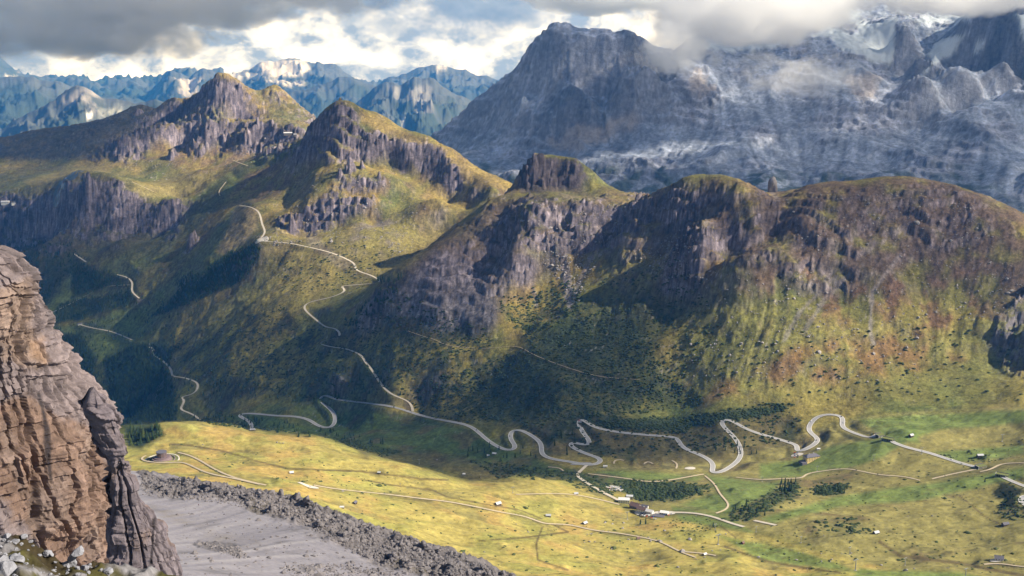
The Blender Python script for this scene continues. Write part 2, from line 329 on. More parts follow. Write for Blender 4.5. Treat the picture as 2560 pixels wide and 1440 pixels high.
def grads(Z):
    dzr, dzc = np.gradient(Z); dyr = np.gradient(YY, axis=0); dxr = np.gradient(XX, axis=0); dxc = np.gradient(XX, axis=1)
    zx = dzc / dxc; zy = (dzr - zx * dxr) / dyr
    return zx, zy
def bil(A, r, c):
    r = np.clip(r, 0, A.shape[0] - 1.001); c = np.clip(c, 0, A.shape[1] - 1.001)
    r0 = r.astype(np.int32); c0 = c.astype(np.int32); fr = (r - r0).astype(np.float32); fc = (c - c0).astype(np.float32)
    return (A[r0, c0] * (1 - fc) + A[r0, c0 + 1] * fc) * (1 - fr) + (A[r0 + 1, c0] * (1 - fc) + A[r0 + 1, c0 + 1] * fc) * fr
def streaks(A, Z, X, Y, steps=14, ds=14.0):
    """smear a noise field up and down the fall line: gullies, ribs and stripes that run downhill"""
    dyr = np.gradient(Y, axis=0); dxr = np.gradient(X, axis=0); dxc = np.gradient(X, axis=1)
    dzr, dzc = np.gradient(Z); zx = dzc / dxc; zy = (dzr - zx * dxr) / dyr
    g = np.hypot(zx, zy) + 1e-4; gx = zx / g; gy = zy / g
    dr = (gy / dyr).astype(np.float32) * ds; dc = ((gx - gy * (dxr / dyr)) / dxc).astype(np.float32) * ds
    A = A.astype(np.float32); R, C = np.meshgrid(np.arange(A.shape[0], dtype=np.float32), np.arange(A.shape[1], dtype=np.float32), indexing='ij')
    tot = A.copy(); n = 1
    for sgn in (1, -1):
        r = R.copy(); c = C.copy()
        for k in range(steps):
            r += sgn * bil(dr, r, c); c += sgn * bil(dc, r, c)
            tot += bil(A, r, c); n += 1
    return tot / math.sqrt(n)
zx, zy = grads(ZB); SL = np.hypot(zx, zy)
# ---- painted masks (outline given in picture points, turned into places by the surface they fall on)
wob = fbm(XX, YY, 160, 5, 3) * 60; wob2 = fbm(XX, YY, 40, 4, 9) * 22
def reg(poly, feather=14, wobble=1.0):
    return sstep(-feather, feather, poly_sd(U, V, poly) + (wob + wob2) * wobble * 0.55)
R_left = reg([(-300,300),(330,255),(420,240),(560,190),(700,205),(790,300),(760,345),(740,420),(640,380),(560,400),(400,350),(300,400),(-300,400)], 20)
R_leftb = reg([(270,345),(420,300),(560,290),(760,330),(745,380),(660,395),(600,350),(520,360),(380,350),(330,410),(285,410)], 10)
R_edge = reg([(-300,490),(130,480),(200,440),(260,450),(340,480),(470,500),(440,590),(330,600),(200,620),(-300,640)], 14)
R_belv = np.maximum(np.maximum(reg([(775,300),(850,250),(900,295),(915,330),(1000,350),(1060,355),(1100,365),(1148,430),(1140,448),(1080,445),(1010,405),(1000,378),(900,372),(895,400),(860,425),(800,405),(765,365)], 8, .6), reg([(828,448),(965,446),(962,480),(835,478)], 5, .4)), reg([(690,592),(650,562),(700,545),(770,515),(830,476),(870,500),(936,502),(932,524),(870,548),(820,582)], 6, .6))
R_cent = np.maximum(np.maximum(reg([(1300,390),(1455,395),(1470,440),(1440,470),(1300,470)], 6, .4), reg([(1280,490),(1500,490),(1620,500),(1640,560),(1520,640),(1400,640),(1280,640),(1200,600)], 12)), reg([(1230,500),(1290,560),(1290,640),(1240,810),(1150,830),(1040,790),(1040,690),(1110,610)], 12) * 0.6)
R_dome = np.maximum(reg([(1690,560),(1720,620),(1900,560),(1920,620),(2000,640),(2110,680),(2120,725),(2000,730),(1930,670),(1830,660),(1700,650)], 8, .7), 0.72 * reg([(1620,480),(1850,450),(1920,480),(2350,450),(2480,500),(2500,600),(2400,620),(2300,640),(2120,720),(2000,740),(1900,660),(1700,660),(1640,700),(1560,720),(1520,660)], 18)) ; R_dome = np.maximum(R_dome, 0.85 * reg([(1620,490),(1720,475),(1780,520),(1700,600),(1600,590)], 10, .8))
R_out = reg([(2470,860),(2500,800),(2540,740),(2600,700),(2700,1000),(2520,940)], 8)
R_slab = reg([(1090,620),(1200,690),(1225,740),(1235,805),(1100,830),(1000,790),(1010,720)], 14)
rock = np.clip(R_left * 0.55 + R_leftb + R_edge * 0.8 + R_belv + R_cent * 0.85 + R_dome * 0.55 + R_out * 0.8, 0, 1)
# cliffs themselves: wherever the rough shape is steep
steep = sstep(1.0, 1.7, SL); rock = np.clip(np.maximum(rock, steep), 0, 1)
meadow = sstep(2080, 1950, YY + wob * 2) * (V > 1000)
flat = np.clip(1 - rock, 0, 1)
# ---- relief
n_st = streaks(perlin(XX / 26, YY / 26, 5) + 0.7 * perlin(XX / 11, YY / 11, 6), ZB, XX, YY, 14, 13.0)
n_st2 = streaks(perlin(XX / 85, YY / 85, 15), ZB, XX, YY, 10, 40.0)
slm = sstep(0.22, 0.75, SL)
rid = ridged(XX, YY, 210, 6, 21) - 0.35
rid2 = ridged(XX, YY, 60, 4, 31) - 0.35
Z = ZB.copy()
far = sstep(2000, 2600, YY)
Z += slm * (n_st * 2.2 + n_st2 * 9.0) * (0.45 + 0.45 * rock) * (0.3 + 0.7 * far)
rid3 = ridged(XX, YY, 24, 3, 33) - 0.35
east = sstep(1500, 1700, U) * sstep(1020, 900, V)
Z += slm * flat * east * (n_st2 * 1.5 + n_st * 1.5)
Z += rock * (rid * 20 + rid2 * 12 + rid3 * 7.0) + flat * slm * far * (rid * 9 + rid2 * 5.0 + rid3 * 2.0)
Z += R_leftb * (ridged(XX, YY, 75, 3, 35) - 0.45) * 26
Z += flat * (fbm(XX, YY, 260, 4, 41) * (8 + 14 * far) + fbm(XX, YY, 45, 4, 51) * 2.4)
# hummocks and small scarps of the near meadow, stretched across the view
hm = fbm(XX * 0.45 + YY * 0.25, YY, 70, 5, 61); hm2 = ridged(XX * 0.5 + YY * 0.3, YY, 150, 4, 71)
near = 1 - sstep(2150, 2450, YY)
Z += near * flat * (hm * 12 + (hm2 - 0.4) * 10)
Z += far * slm * (perlin(XX / 8, YY / 8, 61) * 1.3 + perlin(XX / 17, YY / 17, 62) * 1.6) * (0.6 + 1.2 * rock)
# bedded rock: ledges and steps
H = 30.0 + 12 * fbm(XX, YY, 500, 2, 81)
ph = (Z + fbm(XX, YY, 140, 4, 82) * 34) / H; fr = ph - np.floor(ph)
terr = (sstep(0.0, 0.30, fr) - fr) * H
tm = rock * sstep(0.25, 0.6, SL) * sstep(-0.35, 0.25, fbm(XX, YY, 170, 3, 83) + 0.1)
Z += terr * tm * 1.0
H2 = 9.0; ph2 = (Z + fbm(XX, YY, 60, 3, 84) * 10) / H2; fr2 = ph2 - np.floor(ph2)
Z += (sstep(0, 0.35, fr2) - fr2) * H2 * rock * 0.6
# individual crags and pinnacles that stand out of the slopes: (u, v, width px, height m)
def surf_at(u, v, Zg, lift=0.0):
    """first place where the line of sight through (u, v) meets the surface"""
    q, s = ray(u, v); q = float(q); s = float(s)
    c = np.interp(q, qs, np.arange(len(qs))); c0 = int(min(max(c, 0), len(qs) - 2)); f = c - c0
    col = Zg[:, c0] * (1 - f) + Zg[:, c0 + 1] * f
    d = col + lift - (CAM_Z + s * ys)
    k = np.argmax(d >= 0)
    if d[k] < 0 or k == 0: k = max(1, int(np.argmax(d)))
    t = d[k - 1] / (d[k - 1] - d[k] + 1e-9) if d[k] > d[k - 1] else 0; t = min(max(t, 0), 1)
    y = ys[k - 1] + (ys[k] - ys[k - 1]) * t
    return np.array([q * y, y, col[k - 1] * (1 - t) + col[k] * t])
for (u, v, wpx, hm_) in [(222,480,28,70),(205,490,22,40),(345,285,26,30),(600,225,12,35),(620,240,10,22),(730,560,20,40),(480,612,30,45),(430,392,26,35),(500,385,22,25),(235,478,14,40),(875,425,24,45),(850,440,14,30),(905,420,14,30),(1010,395,20,12),(690,590,16,26),(620,350,22,30),(1500,598,20,18),(1590,560,24,14),(560,355,18,26)]:
    p = surf_at(u, v, Z); w = wpx * p[1] / FPX * 0.5
    d = np.hypot((XX - p[0]), (YY - p[1]) * 0.8); m = d < w * 2.2
    k = sstep(1.15, 0.35, d[m] / w + perlin(XX[m] / (w * 0.5), YY[m] / (w * 0.5), 90) * 0.45)
    Z[m] += k * hm_; rock[m] = np.maximum(rock[m], sstep(2.0, 1.0, d[m] / w))
# ---- roads and paths: (name, width m, points in the picture) -> draped lines; the ground is levelled under them
def catmull(pts, n=8):
    p = np.asarray(pts, float); p = np.vstack([2 * p[0] - p[1], p, 2 * p[-1] - p[-2]]); o = []
    for i in range(1, len(p) - 2):
        for t in np.linspace(0, 1, n, endpoint=False):
            o.append(0.5 * ((2 * p[i]) + (-p[i-1] + p[i+1]) * t + (2*p[i-1] - 5*p[i] + 4*p[i+1] - p[i+2]) * t*t + (-p[i-1] + 3*p[i] - 3*p[i+1] + p[i+2]) * t**3))
    o.append(p[-2]); return np.array(o)
ZS = ZB + flat * 0    # smooth shape: roads follow it
def drape(pts, Zg, step=6.0, smooth=9):
    px = catmull(pts, 10); P3 = np.array([surf_at(a[0], a[1], Zg) for a in px])
    # resample by length, then smooth height
    d = np.concatenate([[0], np.cumsum(np.hypot(*np.diff(P3[:, :2], axis=0).T))]); n = max(3, int(d[-1] / step))
    t = np.linspace(0, d[-1], n); P3 = np.stack([np.interp(t, d, P3[:, i]) for i in range(3)], 1)
    for _ in range(smooth):
        P3[1:-1] = 0.25 * P3[:-2] + 0.5 * P3[1:-1] + 0.25 * P3[2:]
    return P3
PATHS = {
 'road': (9.5, [
  [(632,1076),(625,1055),(605,1045),(597,1038),(612,1034),(650,1036),(690,1040),(740,1042),(772,1050),(792,1063),(815,1071),(832,1068),(838,1052),(835,1035),(820,1018),(803,1006),(797,993),(806,987),(820,989),(829,996),(870,1003),(930,1010),(985,1018),(1022,1030),(1075,1045),(1140,1057),(1170,1064),(1190,1076),(1215,1098),(1240,1115),(1268,1127),(1286,1126),(1291,1118),(1280,1105),(1275,1090),(1278,1077),(1292,1074),(1312,1080),(1340,1097),(1354,1112),(1353,1130),(1362,1143),(1400,1152),(1440,1157),(1466,1164),(1492,1162),(1504,1154),(1499,1146),(1470,1137),(1440,1124),(1420,1112),(1424,1105),(1440,1106),(1458,1115),(1475,1114),(1480,1107),(1468,1096),(1455,1080),(1447,1062),(1441,1050),(1452,1046),(1464,1050),(1468,1060),(1490,1070),(1520,1077),(1570,1084),(1640,1090),(1690,1093),(1700,1098),(1697,1112),(1720,1126),(1760,1142),(1780,1155),(1784,1170),(1776,1182),(1795,1184),(1820,1172),(1848,1150),(1853,1130),(1845,1105),(1828,1085),(1808,1068),(1797,1053),(1808,1047),(1828,1049),(1850,1066),(1890,1083),(1935,1095),(1975,1108),(1995,1113),(1997,1120),(1985,1128),(1999,1131),(2020,1122),(2045,1106),(2048,1098),(2032,1088),(2018,1075),(2025,1060),(2040,1043),(2058,1036),(2090,1037),(2110,1042),(2108,1055),(2100,1064),(2120,1077),(2155,1090),(2178,1096),(2198,1086)],
  [(2228,1104),(2260,1118),(2320,1132),(2380,1152),(2420,1164),(2445,1169)],
  [(2505,1192),(2520,1200),(2560,1216),(2600,1232)],
  [(2600,1240),(2558,1238),(2550,1250),(2562,1266),(2600,1272)]]),
 'gravel_road': (6.5, [
  [(1032,1030),(1034,1010),(1015,1000),(985,990),(965,975),(945,950),(930,925),(912,905),(905,890),(880,878),(868,873),(830,868),(806,862),(803,855),(830,848),(853,843),(850,832),(836,822),(815,818),(800,808),(778,790),(765,778),(757,765),(775,755),(810,748),(845,738),(866,726),(850,716),(900,712),(948,705),(930,690),(900,680),(885,672),(890,662),(860,645),(820,630),(770,618),(720,608),(660,604),(648,600)],
  [(650,600),(662,580),(655,560),(652,545),(645,528),(625,518),(600,514)],
  [(1466,1164),(1455,1175),(1442,1188),(1460,1203),(1490,1222),(1520,1238),(1548,1252)],
  [(1640,1283),(1720,1282),(1780,1292),(1830,1310),(1860,1318)],
  [(1885,1302),(1910,1307),(1940,1314)],
  [(500,1050),(480,1035),(450,1025),(445,1022),(462,1010),(463,1000),(450,992),(470,990),(490,983),(497,965),(490,955),(460,945),(432,940),(428,925),(410,905),(390,892),(378,885),(388,872),(372,868)],
  [(348,746),(335,735),(328,725),(332,710),(320,695),(290,686)],
  [(110,790),(160,768),(210,742),(260,718),(330,712)],
  [(215,655),(200,645),(185,635)],
  [(200,812),(230,820),(280,830),(330,850)]]),
 'trail': (1.6, [[(1020,828),(1060,842),(1090,850),(1110,862),(1150,868),(1220,872),(1290,866),(1340,890),(1420,920),(1500,942),(1600,950)]]),
 'path': (3.6, [
  [(365,1140),(352,1146),(358,1152),(385,1157),(440,1157),(455,1156),(480,1166),(510,1180),(545,1190),(580,1196),(650,1212)],
  [(445,1132),(470,1138),(500,1152),(530,1170),(560,1185),(600,1199),(650,1211),(665,1214)],
  [(785,1214),(830,1222),(900,1230),(980,1238),(1050,1247),(1120,1255),(1200,1270),(1260,1283),(1310,1291),(1345,1304),(1360,1311),(1420,1312),(1480,1326),(1540,1333),(1600,1343),(1650,1355),(1700,1380),(1740,1395)],
  [(1548,1262),(1500,1250),(1440,1238),(1380,1235),(1290,1237)],
  [(1840,1194),(1900,1200),(1960,1197),(2010,1196),(2012,1186),(2060,1178),(2110,1172),(2140,1176),(2200,1188),(2260,1192),(2300,1202)],
  [(2330,1198),(2380,1186),(2440,1174)],[(2450,1180),(2480,1175),(2500,1160),(2560,1158)],
  [(1762,1190),(1785,1210),(1800,1235),(1820,1260),(1815,1275),(1790,1284)],
  [(1470,1185),(1560,1196),(1640,1205),(1760,1186)],
  [(580,400),(600,408),(620,415)],[(550,490),(548,478),(565,455)],
  [(330,455),(360,468),(385,480)],
  [(2460,1412),(2500,1408),(2540,1417),(2600,1420)],
  [(1410,1180),(1400,1170),(1370,1168)],
  [(1700,1380),(1760,1384),(1790,1390)],
  [(1535,1160),(1533,1152),(1550,1147),(1560,1152)],[(1610,1160),(1620,1152),(1632,1160)],[(1680,1152),(1695,1160),(1690,1172)]]),
}
paths = []
dpx = np.full(Z.shape, 1e3)
for nm, (wd, lines) in PATHS.items():
    for ln in lines: dpx = np.minimum(dpx, line_d(U, V, ln))
kp = sstep(34, 10, dpx) * 0.9; Z = Z * (1 - kp) + ZB * kp; rock = rock * (1 - 0.8 * sstep(22, 8, dpx))
for nm, (wd, lines) in PATHS.items():
    for ln in lines:
        paths.append((nm, wd, drape(ln, Z * 0.35 + ZB * 0.65, smooth=14 if nm != 'path' else 8)))
lnY = math.log(ys[1] / ys[0]); roadm = np.zeros_like(Z); Zr = np.zeros_like(Z); Wr = np.zeros_like(Z)
for nm, wd, P3 in paths:
    for p in P3:
        q = p[0] / p[1]; ci = int(np.interp(q, qs, np.arange(len(qs)))); ri = int(math.log(p[1] / ys[0]) / lnY)
        dc = int(wd * 2.6 / (p[1] * 0.00095)) + 2; dr = int(wd * 2.6 / (p[1] * lnY)) + 2
        sl = (slice(max(ri - dr, 0), ri + dr + 1), slice(max(ci - dc, 0), ci + dc + 1))
        d = np.hypot(XX[sl] - p[0], YY[sl] - p[1]); w = sstep(wd * 2.4, wd * 0.75, d)
        wk = w + 1e-6 * (w > 0)
        g = wk * np.exp(-(d / wd) ** 2)
        Zr[sl] += p[2] * g; Wr[sl] += g; roadm[sl] = np.maximum(roadm[sl], w)
mk = Wr > 1e-9; Z[mk] = Z[mk] * (1 - roadm[mk]) + (Zr[mk] / Wr[mk]) * roadm[mk]
U, V = project(XX, YY, Z)
zx, zy = grads(Z); SLf = np.hypot(zx, zy)
# ---- colours of the ground
n1 = fbm(XX, YY, 300, 5, 101); n2 = fbm(XX, YY, 70, 5, 102); n3 = fbm(XX, YY, 18, 3, 103)
olive = np.array([0.170, 0.165, 0.045]); gold = np.array([0.29, 0.235, 0.062]); green = np.array([0.085, 0.125, 0.032]); heath = np.array([0.135, 0.082, 0.055]); brown = np.array([0.15, 0.105, 0.06])
rockc = np.array([0.155, 0.142, 0.148]); rockd = np.array([0.075, 0.07, 0.082]); screec = np.array([0.32, 0.29, 0.27]); forest = np.array([0.028, 0.045, 0.022]); yel = np.array([0.375, 0.31, 0.09])
C = np.ones(Z.shape + (3,)) * olive
C = lerp3(C, gold, sstep(-0.15, 0.35, n1 + n2 * 0.5)); C = lerp3(C, green, sstep(0.0, 0.45, -n1 + n2 * 0.6) * 0.8)
C = lerp3(C, brown, sstep(0.05, 0.4, n_st * 0.12 + n2) * slm * 0.8)
C = lerp3(C, np.array([0.105, 0.075, 0.06]), reg([(1620,470),(1900,440),(2400,440),(2560,520),(2560,700),(2350,700),(2100,640),(1900,640),(1640,620)], 40) * sstep(-0.5, 0.2, n2 + n_st * 0.1) * 0.85)
C = lerp3(C, brown * 1.1, sstep(0.0, 0.9, n_st2 * 0.35 + n_st * 0.25) * slm * far * 0.4)
C = lerp3(C, heath, reg([(1900,470),(2400,450),(2600,560),(2600,960),(2300,900),(2150,800),(1950,800),(1700,700),(1600,600)], 40) * sstep(-0.15, 0.3, n2 + n_st * 0.15 - n1 * 0.3) * 0.5 * sstep(860, 700, V))
C = lerp3(C, heath * 0.8, reg([(1080,560),(1280,680),(1200,730),(1000,700)], 30) * 0.7)
C = lerp3(C, brown * 1.25, reg([(300,400),(760,300),(770,420),(640,520),(480,420)], 30) * sstep(-0.3, 0.3, n_st * 0.2 + n2) * 0.8)
gold_r = reg([(1560,700),(1800,720),(2100,820),(2560,880),(2560,1010),(1900,1000),(1640,960),(1700,850)], 50)
C = lerp3(C, np.array([0.225, 0.205, 0.06]), gold_r * 0.6)
C = lerp3(C, np.array([0.235, 0.215, 0.062]), reg([(680,600),(1080,540),(1120,580),(1000,700),(800,760),(500,800),(420,790),(700,690)], 20) * 0.65); C = lerp3(C, np.array([0.24, 0.125, 0.055]), reg([(2000,860),(2300,840),(2420,900),(2300,940),(1950,960),(1760,1000),(1800,960)], 22) * sstep(-0.2, 0.3, n2 + 0.1) * 0.7)  # first patch: the sunlit slope's brighter gold put into the grass colour
bowl = reg([(1290,650),(1500,620),(1520,670),(1300,860),(1240,840),(1230,760)], 16); C = lerp3(C, np.array([0.26, 0.19, 0.05]), bowl * sstep(-0.3, 0.2, n2) * 0.8)
C = lerp3(C, np.array([0.30, 0.22, 0.055]), reg([(820,460),(960,470),(930,560),(860,470)], 12) * 0.8)
C = lerp3(C, np.array([0.27, 0.215, 0.07]), reg([(900,275),(1000,320),(1090,368),(1280,465),(1190,470),(1120,400),(1000,345),(900,310)], 8, 0.3) * 0.95)
# meadows
ym = reg([(320,1115),(400,1058),(500,1053),(640,1076),(800,1092),(900,1124),(1050,1166),(1180,1206),(1260,1185),(1400,1190),(1500,1230),(1580,1290),(1700,1300),(1760,1315),(1900,1335),(2050,1380),(2300,1440),(2300,1700),(200,1700),(200,1180)], 8, 0.25)
C = lerp3(C, yel, ym); C = lerp3(C, np.array([0.30, 0.29, 0.075]), ym * sstep(0.0, 0.4, n2 + hm * 0.8) * 0.7); C = lerp3(C, np.array([0.42, 0.27, 0.09]), ym * sstep(0.1, 0.45, -n2 + n1 * 0.6) * 0.6)
C = lerp3(C, np.array([0.19, 0.17, 0.065]), ym * sstep(0.18, 0.42, -hm + n3 * 0.3) * 0.7)
rm = reg([(1480,1165),(1700,1150),(1900,1120),(2120,1050),(2300,1030),(2600,1015),(2700,1500),(2300,1440),(2050,1370),(1900,1330),(1760,1310),(1600,1255)], 10, 0.3)
C = lerp3(C, np.array([0.255, 0.225, 0.075]), rm)
C = lerp3(C, np.array([0.20, 0.145, 0.07]), rm * sstep(0.05, 0.4, hm2 - 0.45 + n2 * 0.6) * 0.8)
C = lerp3(C, np.array([0.11, 0.105, 0.045]), rm * sstep(0.62, 0.82, hm2 + n3 * 0.25) * 0.85)
for poly in [[(1900,1160),(1985,1150),(2080,1115),(2200,1095),(2280,1090),(2210,1140),(2100,1175),(2000,1192),(1900,1200)], [(2150,1050),(2320,1036),(2600,1025),(2600,1055),(2350,1075),(2250,1110),(2200,1085)],
             [(1760,1185),(1900,1205),(1960,1200),(1930,1230),(1820,1290),(1700,1262),(1790,1230)], [(1900,1295),(2100,1240),(2400,1195),(2560,1170),(2560,1195),(2300,1250),(2100,1265),(1960,1300),(1930,1310)],
             [(2330,1130),(2560,1110),(2560,1135),(2440,1150),(2400,1155)], [(1560,1175),(1760,1190),(1740,1205),(1560,1200),(1480,1180)], [(2150,1420),(2400,1430),(2560,1470),(2100,1480)], [(1680,1265),(1820,1290),(1880,1330),(1700,1300)],[(1800,1340),(2000,1380),(2150,1430),(1900,1400)],[(2270,1068),(2290,1066),(2300,1110),(2270,1105)]]:
    w = reg(poly, 7, 0.2); C = lerp3(C, np.array([0.155, 0.215, 0.055]), w * 0.85)
# turf banks and ditches that cross the meadow
for ln, w_ in [([(425,1110),(480,1114),(560,1128),(640,1152),(720,1172),(800,1175),(900,1178),(1000,1190),(1050,1197),(1120,1200)], 2.2), ([(900,1197),(960,1210),(1080,1225),(1120,1243),(1200,1258),(1300,1275),(1355,1297)], 1.6), ([(1812,1366),(1860,1384),(1920,1404),(2000,1418),(2100,1432)], 2.5), ([(2200,1355),(2250,1390),(2400,1408),(2560,1440)], 4), ([(1798,1312),(1840,1345)], 1.6), ([(1355,1320),(1340,1360),(1345,1400),(1420,1425)], 2.2), ([(1380,1310),(1420,1330),(1300,1345),(1200,1352)], 2.0), ([(2400,1240),(2460,1290),(2500,1310)], 1.6)]:
    C = lerp3(C, np.array([0.10, 0.07, 0.035]), sstep(w_ * 1.6, w_ * 0.5, line_d(U, V, ln) + wob2 * 0.06) * 0.75)
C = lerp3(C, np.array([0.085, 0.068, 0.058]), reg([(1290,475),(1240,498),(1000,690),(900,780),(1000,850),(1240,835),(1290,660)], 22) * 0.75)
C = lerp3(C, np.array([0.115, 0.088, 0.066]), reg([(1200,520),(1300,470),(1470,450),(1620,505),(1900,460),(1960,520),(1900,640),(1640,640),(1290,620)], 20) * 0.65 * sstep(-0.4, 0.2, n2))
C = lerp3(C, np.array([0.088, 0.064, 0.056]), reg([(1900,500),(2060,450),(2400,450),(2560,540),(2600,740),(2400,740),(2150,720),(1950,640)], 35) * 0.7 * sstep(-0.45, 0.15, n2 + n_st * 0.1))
C = lerp3(C, np.array([0.19, 0.10, 0.055]), reg([(1900,640),(2150,700),(2450,680),(2450,860),(2200,840),(1950,760)], 30) * 0.65 * sstep(-0.05, 0.3, n2 + n_st * 0.15))
# valley greens
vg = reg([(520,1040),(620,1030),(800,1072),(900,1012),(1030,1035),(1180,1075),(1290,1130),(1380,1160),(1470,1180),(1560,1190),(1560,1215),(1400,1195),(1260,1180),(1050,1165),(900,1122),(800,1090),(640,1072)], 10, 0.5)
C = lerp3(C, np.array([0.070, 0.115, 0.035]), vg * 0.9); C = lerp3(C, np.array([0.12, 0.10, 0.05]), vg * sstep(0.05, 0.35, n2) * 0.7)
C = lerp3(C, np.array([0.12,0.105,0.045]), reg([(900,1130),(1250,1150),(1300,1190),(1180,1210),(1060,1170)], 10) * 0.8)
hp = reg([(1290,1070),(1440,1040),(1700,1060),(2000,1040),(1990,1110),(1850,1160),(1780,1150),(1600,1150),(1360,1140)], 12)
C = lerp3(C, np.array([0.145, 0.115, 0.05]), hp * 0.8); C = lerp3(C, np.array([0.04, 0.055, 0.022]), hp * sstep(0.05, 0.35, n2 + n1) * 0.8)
# left pistes and bowls
gl = np.array([0.13, 0.17, 0.05])
for poly in [[(590,510),(655,520),(640,570),(600,620),(540,660),(470,740),(380,800),(300,850),(330,790),(430,690),(520,600)], [(500,480),(560,430),(700,370),(775,345),(740,385),(620,430),(560,500),(420,640),(200,770),(110,800),(110,760),(300,640)], [(110,640),(210,650),(200,740),(110,780)], [(110,820),(200,810),(340,760),(420,780),(330,860),(440,850),(300,900),(200,900),(110,850)],[(120,800),(330,712),(350,745),(200,800)]]:
    C = lerp3(C, gl, reg(poly, 8, 0.25) * 0.85)
C = lerp3(C, np.array([0.36, 0.29, 0.13]), reg([(590,512),(650,520),(640,570),(610,610),(560,640),(540,630),(575,560)], 8, 0.2) * 0.9)
C = lerp3(C, np.array([0.30,0.25,0.085]), reg([(60,455),(140,430),(290,402),(280,418),(160,445),(80,470)], 6, 0.2) * 0.8)  # sunlit strip of the plateau painted brighter into the grass
C = lerp3(C, np.array([0.24,0.22,0.075]), reg([(330,470),(420,440),(600,420),(560,440),(450,490),(330,500)], 8, 0.3) * 0.8)  # sunlit grass patches, brightened in the colour too
C = lerp3(C, np.array([0.115,0.13,0.05]), reg([(0,420),(150,410),(330,420),(330,500),(200,460),(0,500)], 8, 0.3) * 0.5)
# dark woods and dwarf pine, then slopes darkened in colour
woods = np.zeros_like(Z)
WOODS = [([(0,600),(180,610),(210,660),(330,700),(240,730),(180,720),(180,680),(110,760),(0,760)], 0.9), ([(110,840),(200,830),(240,900),(240,960),(330,1060),(180,1060),(110,900)], 1.0), ([(260,900),(330,860),(440,870),(420,920),(440,1000),(440,1050),(330,1062),(270,990)], 1.0),
         ([(380,790),(480,700),(560,640),(640,610),(650,640),(600,700),(520,740),(420,780)], 0.85), ([(150,760),(330,725),(330,760),(200,800),(120,810)], 0.8), ([(440,700),(480,680),(500,730),(450,745)], .6), ([(180,665),(260,690),(330,720),(250,715),(185,745)], .9),
         ([(1480,1060),(1560,1050),(1720,1040),(1980,1010),(1950,1030),(1740,1065),(1700,1080),(1560,1070)], 0.9), ([(1560,1200),(1680,1205),(1780,1215),(1700,1250),(1600,1250),(1550,1225)], 0.9), ([(1960,1215),(2000,1195),(1995,1240),(1950,1265),(1870,1300),(1820,1300),(1850,1270)], 0.7), ([(2040,1215),(2120,1210),(2110,1235),(2040,1240)], 0.8), ([(1180,1150),(1300,1165),(1480,1185),(1560,1230),(1500,1240),(1400,1200),(1240,1190)], 0.5),
         ([(500,1045),(900,1105),(1000,1130),(960,1140),(800,1090),(520,1058)], 0.7), ([(2300,1190),(2560,1150),(2560,1160),(2350,1215)], .3), ([(2060,1300),(2150,1290),(2180,1330),(2100,1340),(2040,1320)], .25), ([(2500,1220),(2560,1240),(2560,1310),(2500,1290)], .3), ([(315,1070),(400,1060),(410,1090),(350,1120),(320,1118)], 1.0)]
for poly, k in WOODS: woods = np.maximum(woods, reg(poly, 8, 0.3) * k)
shr = np.clip(reg([(850,820),(1000,700),(1240,820),(1290,880),(1500,760),(1600,820),(1660,930),(1760,1000),(1500,1060),(1100,1060),(1000,960),(880,900)], 40) * sstep(-0.2, 0.15, n3 + n2 * 0.8), 0, 1)
shr = np.maximum(shr, reg([(380,860),(700,760),(900,860),(1000,960),(900,1010),(560,1010),(480,930)], 40) * sstep(0.0, 0.25, n3 + n2) * 0.9)
shr = np.maximum(shr, reg([(1240,780),(1400,700),(1500,760),(1400,860),(1300,850)], 20) * sstep(0.1, 0.3, n3 + n2) * 0.9)
C = lerp3(C, forest, np.clip(woods, 0, 1)); C = lerp3(C, np.array([0.045, 0.062, 0.028]), shr * 0.85)
C = lerp3(C, np.array([0.050, 0.055, 0.045]), reg([(-300,325),(200,300),(330,250),(430,235),(440,300),(330,340),(300,395),(-300,405)], 10, 0.3) * 0.85)  # left ridge's cloud shade deepened in the ground colour
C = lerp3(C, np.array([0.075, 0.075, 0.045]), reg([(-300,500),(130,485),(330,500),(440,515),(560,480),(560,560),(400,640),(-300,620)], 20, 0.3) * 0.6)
C = lerp3(C, np.array([0.040, 0.056, 0.028]), reg([(1290,890),(1500,760),(1620,700),(1760,700),(1700,800),(1640,880),(1690,960),(1660,1000),(1400,1065),(1290,1075),(1200,1040),(1150,960)], 30) * 0.75)  # dark scrub, with this slope's cloud shade put into the colour
# scree fans, gullies and bare rock
C = lerp3(C, screec * 0.75, reg([(900,520),(1000,560),(980,640),(900,640),(870,600)], 25) * sstep(0.0, 0.5, n_st * 0.2 + n2) * 0.7)
for ln, w_, k in [([(1495,570),(1405,620),(1415,700),(1425,770),(1415,740)], 7, .9), ([(1380,520),(1400,600),(1420,700),(1425,760)], 8, .9), ([(2250,640),(2180,730),(2175,830),(2185,860)], 5, .8), ([(2090,690),(2000,780),(1960,850)], 5, .6), ([(2120,690),(2060,750),(2010,830)], 6, .6), ([(1300,640),(1330,700),(1340,760)], 5, .6), ([(1480,640),(1440,720),(1430,760)], 5, .6), ([(780,600),(830,640),(860,660)], 14, .4), ([(1930,480),(1945,500)], 6, .5)]:
    C = lerp3(C, screec * 0.8, sstep(w_ * 1.6, w_ * 0.4, line_d(U, V, ln) + wob2 * 0.25) * k)
rv = sstep(0.62, 1.15, SLf + n3 * 0.3) ; rk = np.clip(rock * 0.22 + rv * (0.25 + 0.75 * rock), 0, 1) * sstep(-0.9, -0.1, n2 + n_st * 0.25 + rv)
rk = np.clip(rk + R_slab * 0.8, 0, 1)
rcol = rockc[None, None] * (1 + 0.6 * n3[..., None] + 0.06 * np.clip(n_st, -2, 2)[..., None])
rcol = lerp3(np.clip(rcol, 0.03, 1), rockd, sstep(0.05, 0.5, n1 + n2 * 0.5) * 0.6)
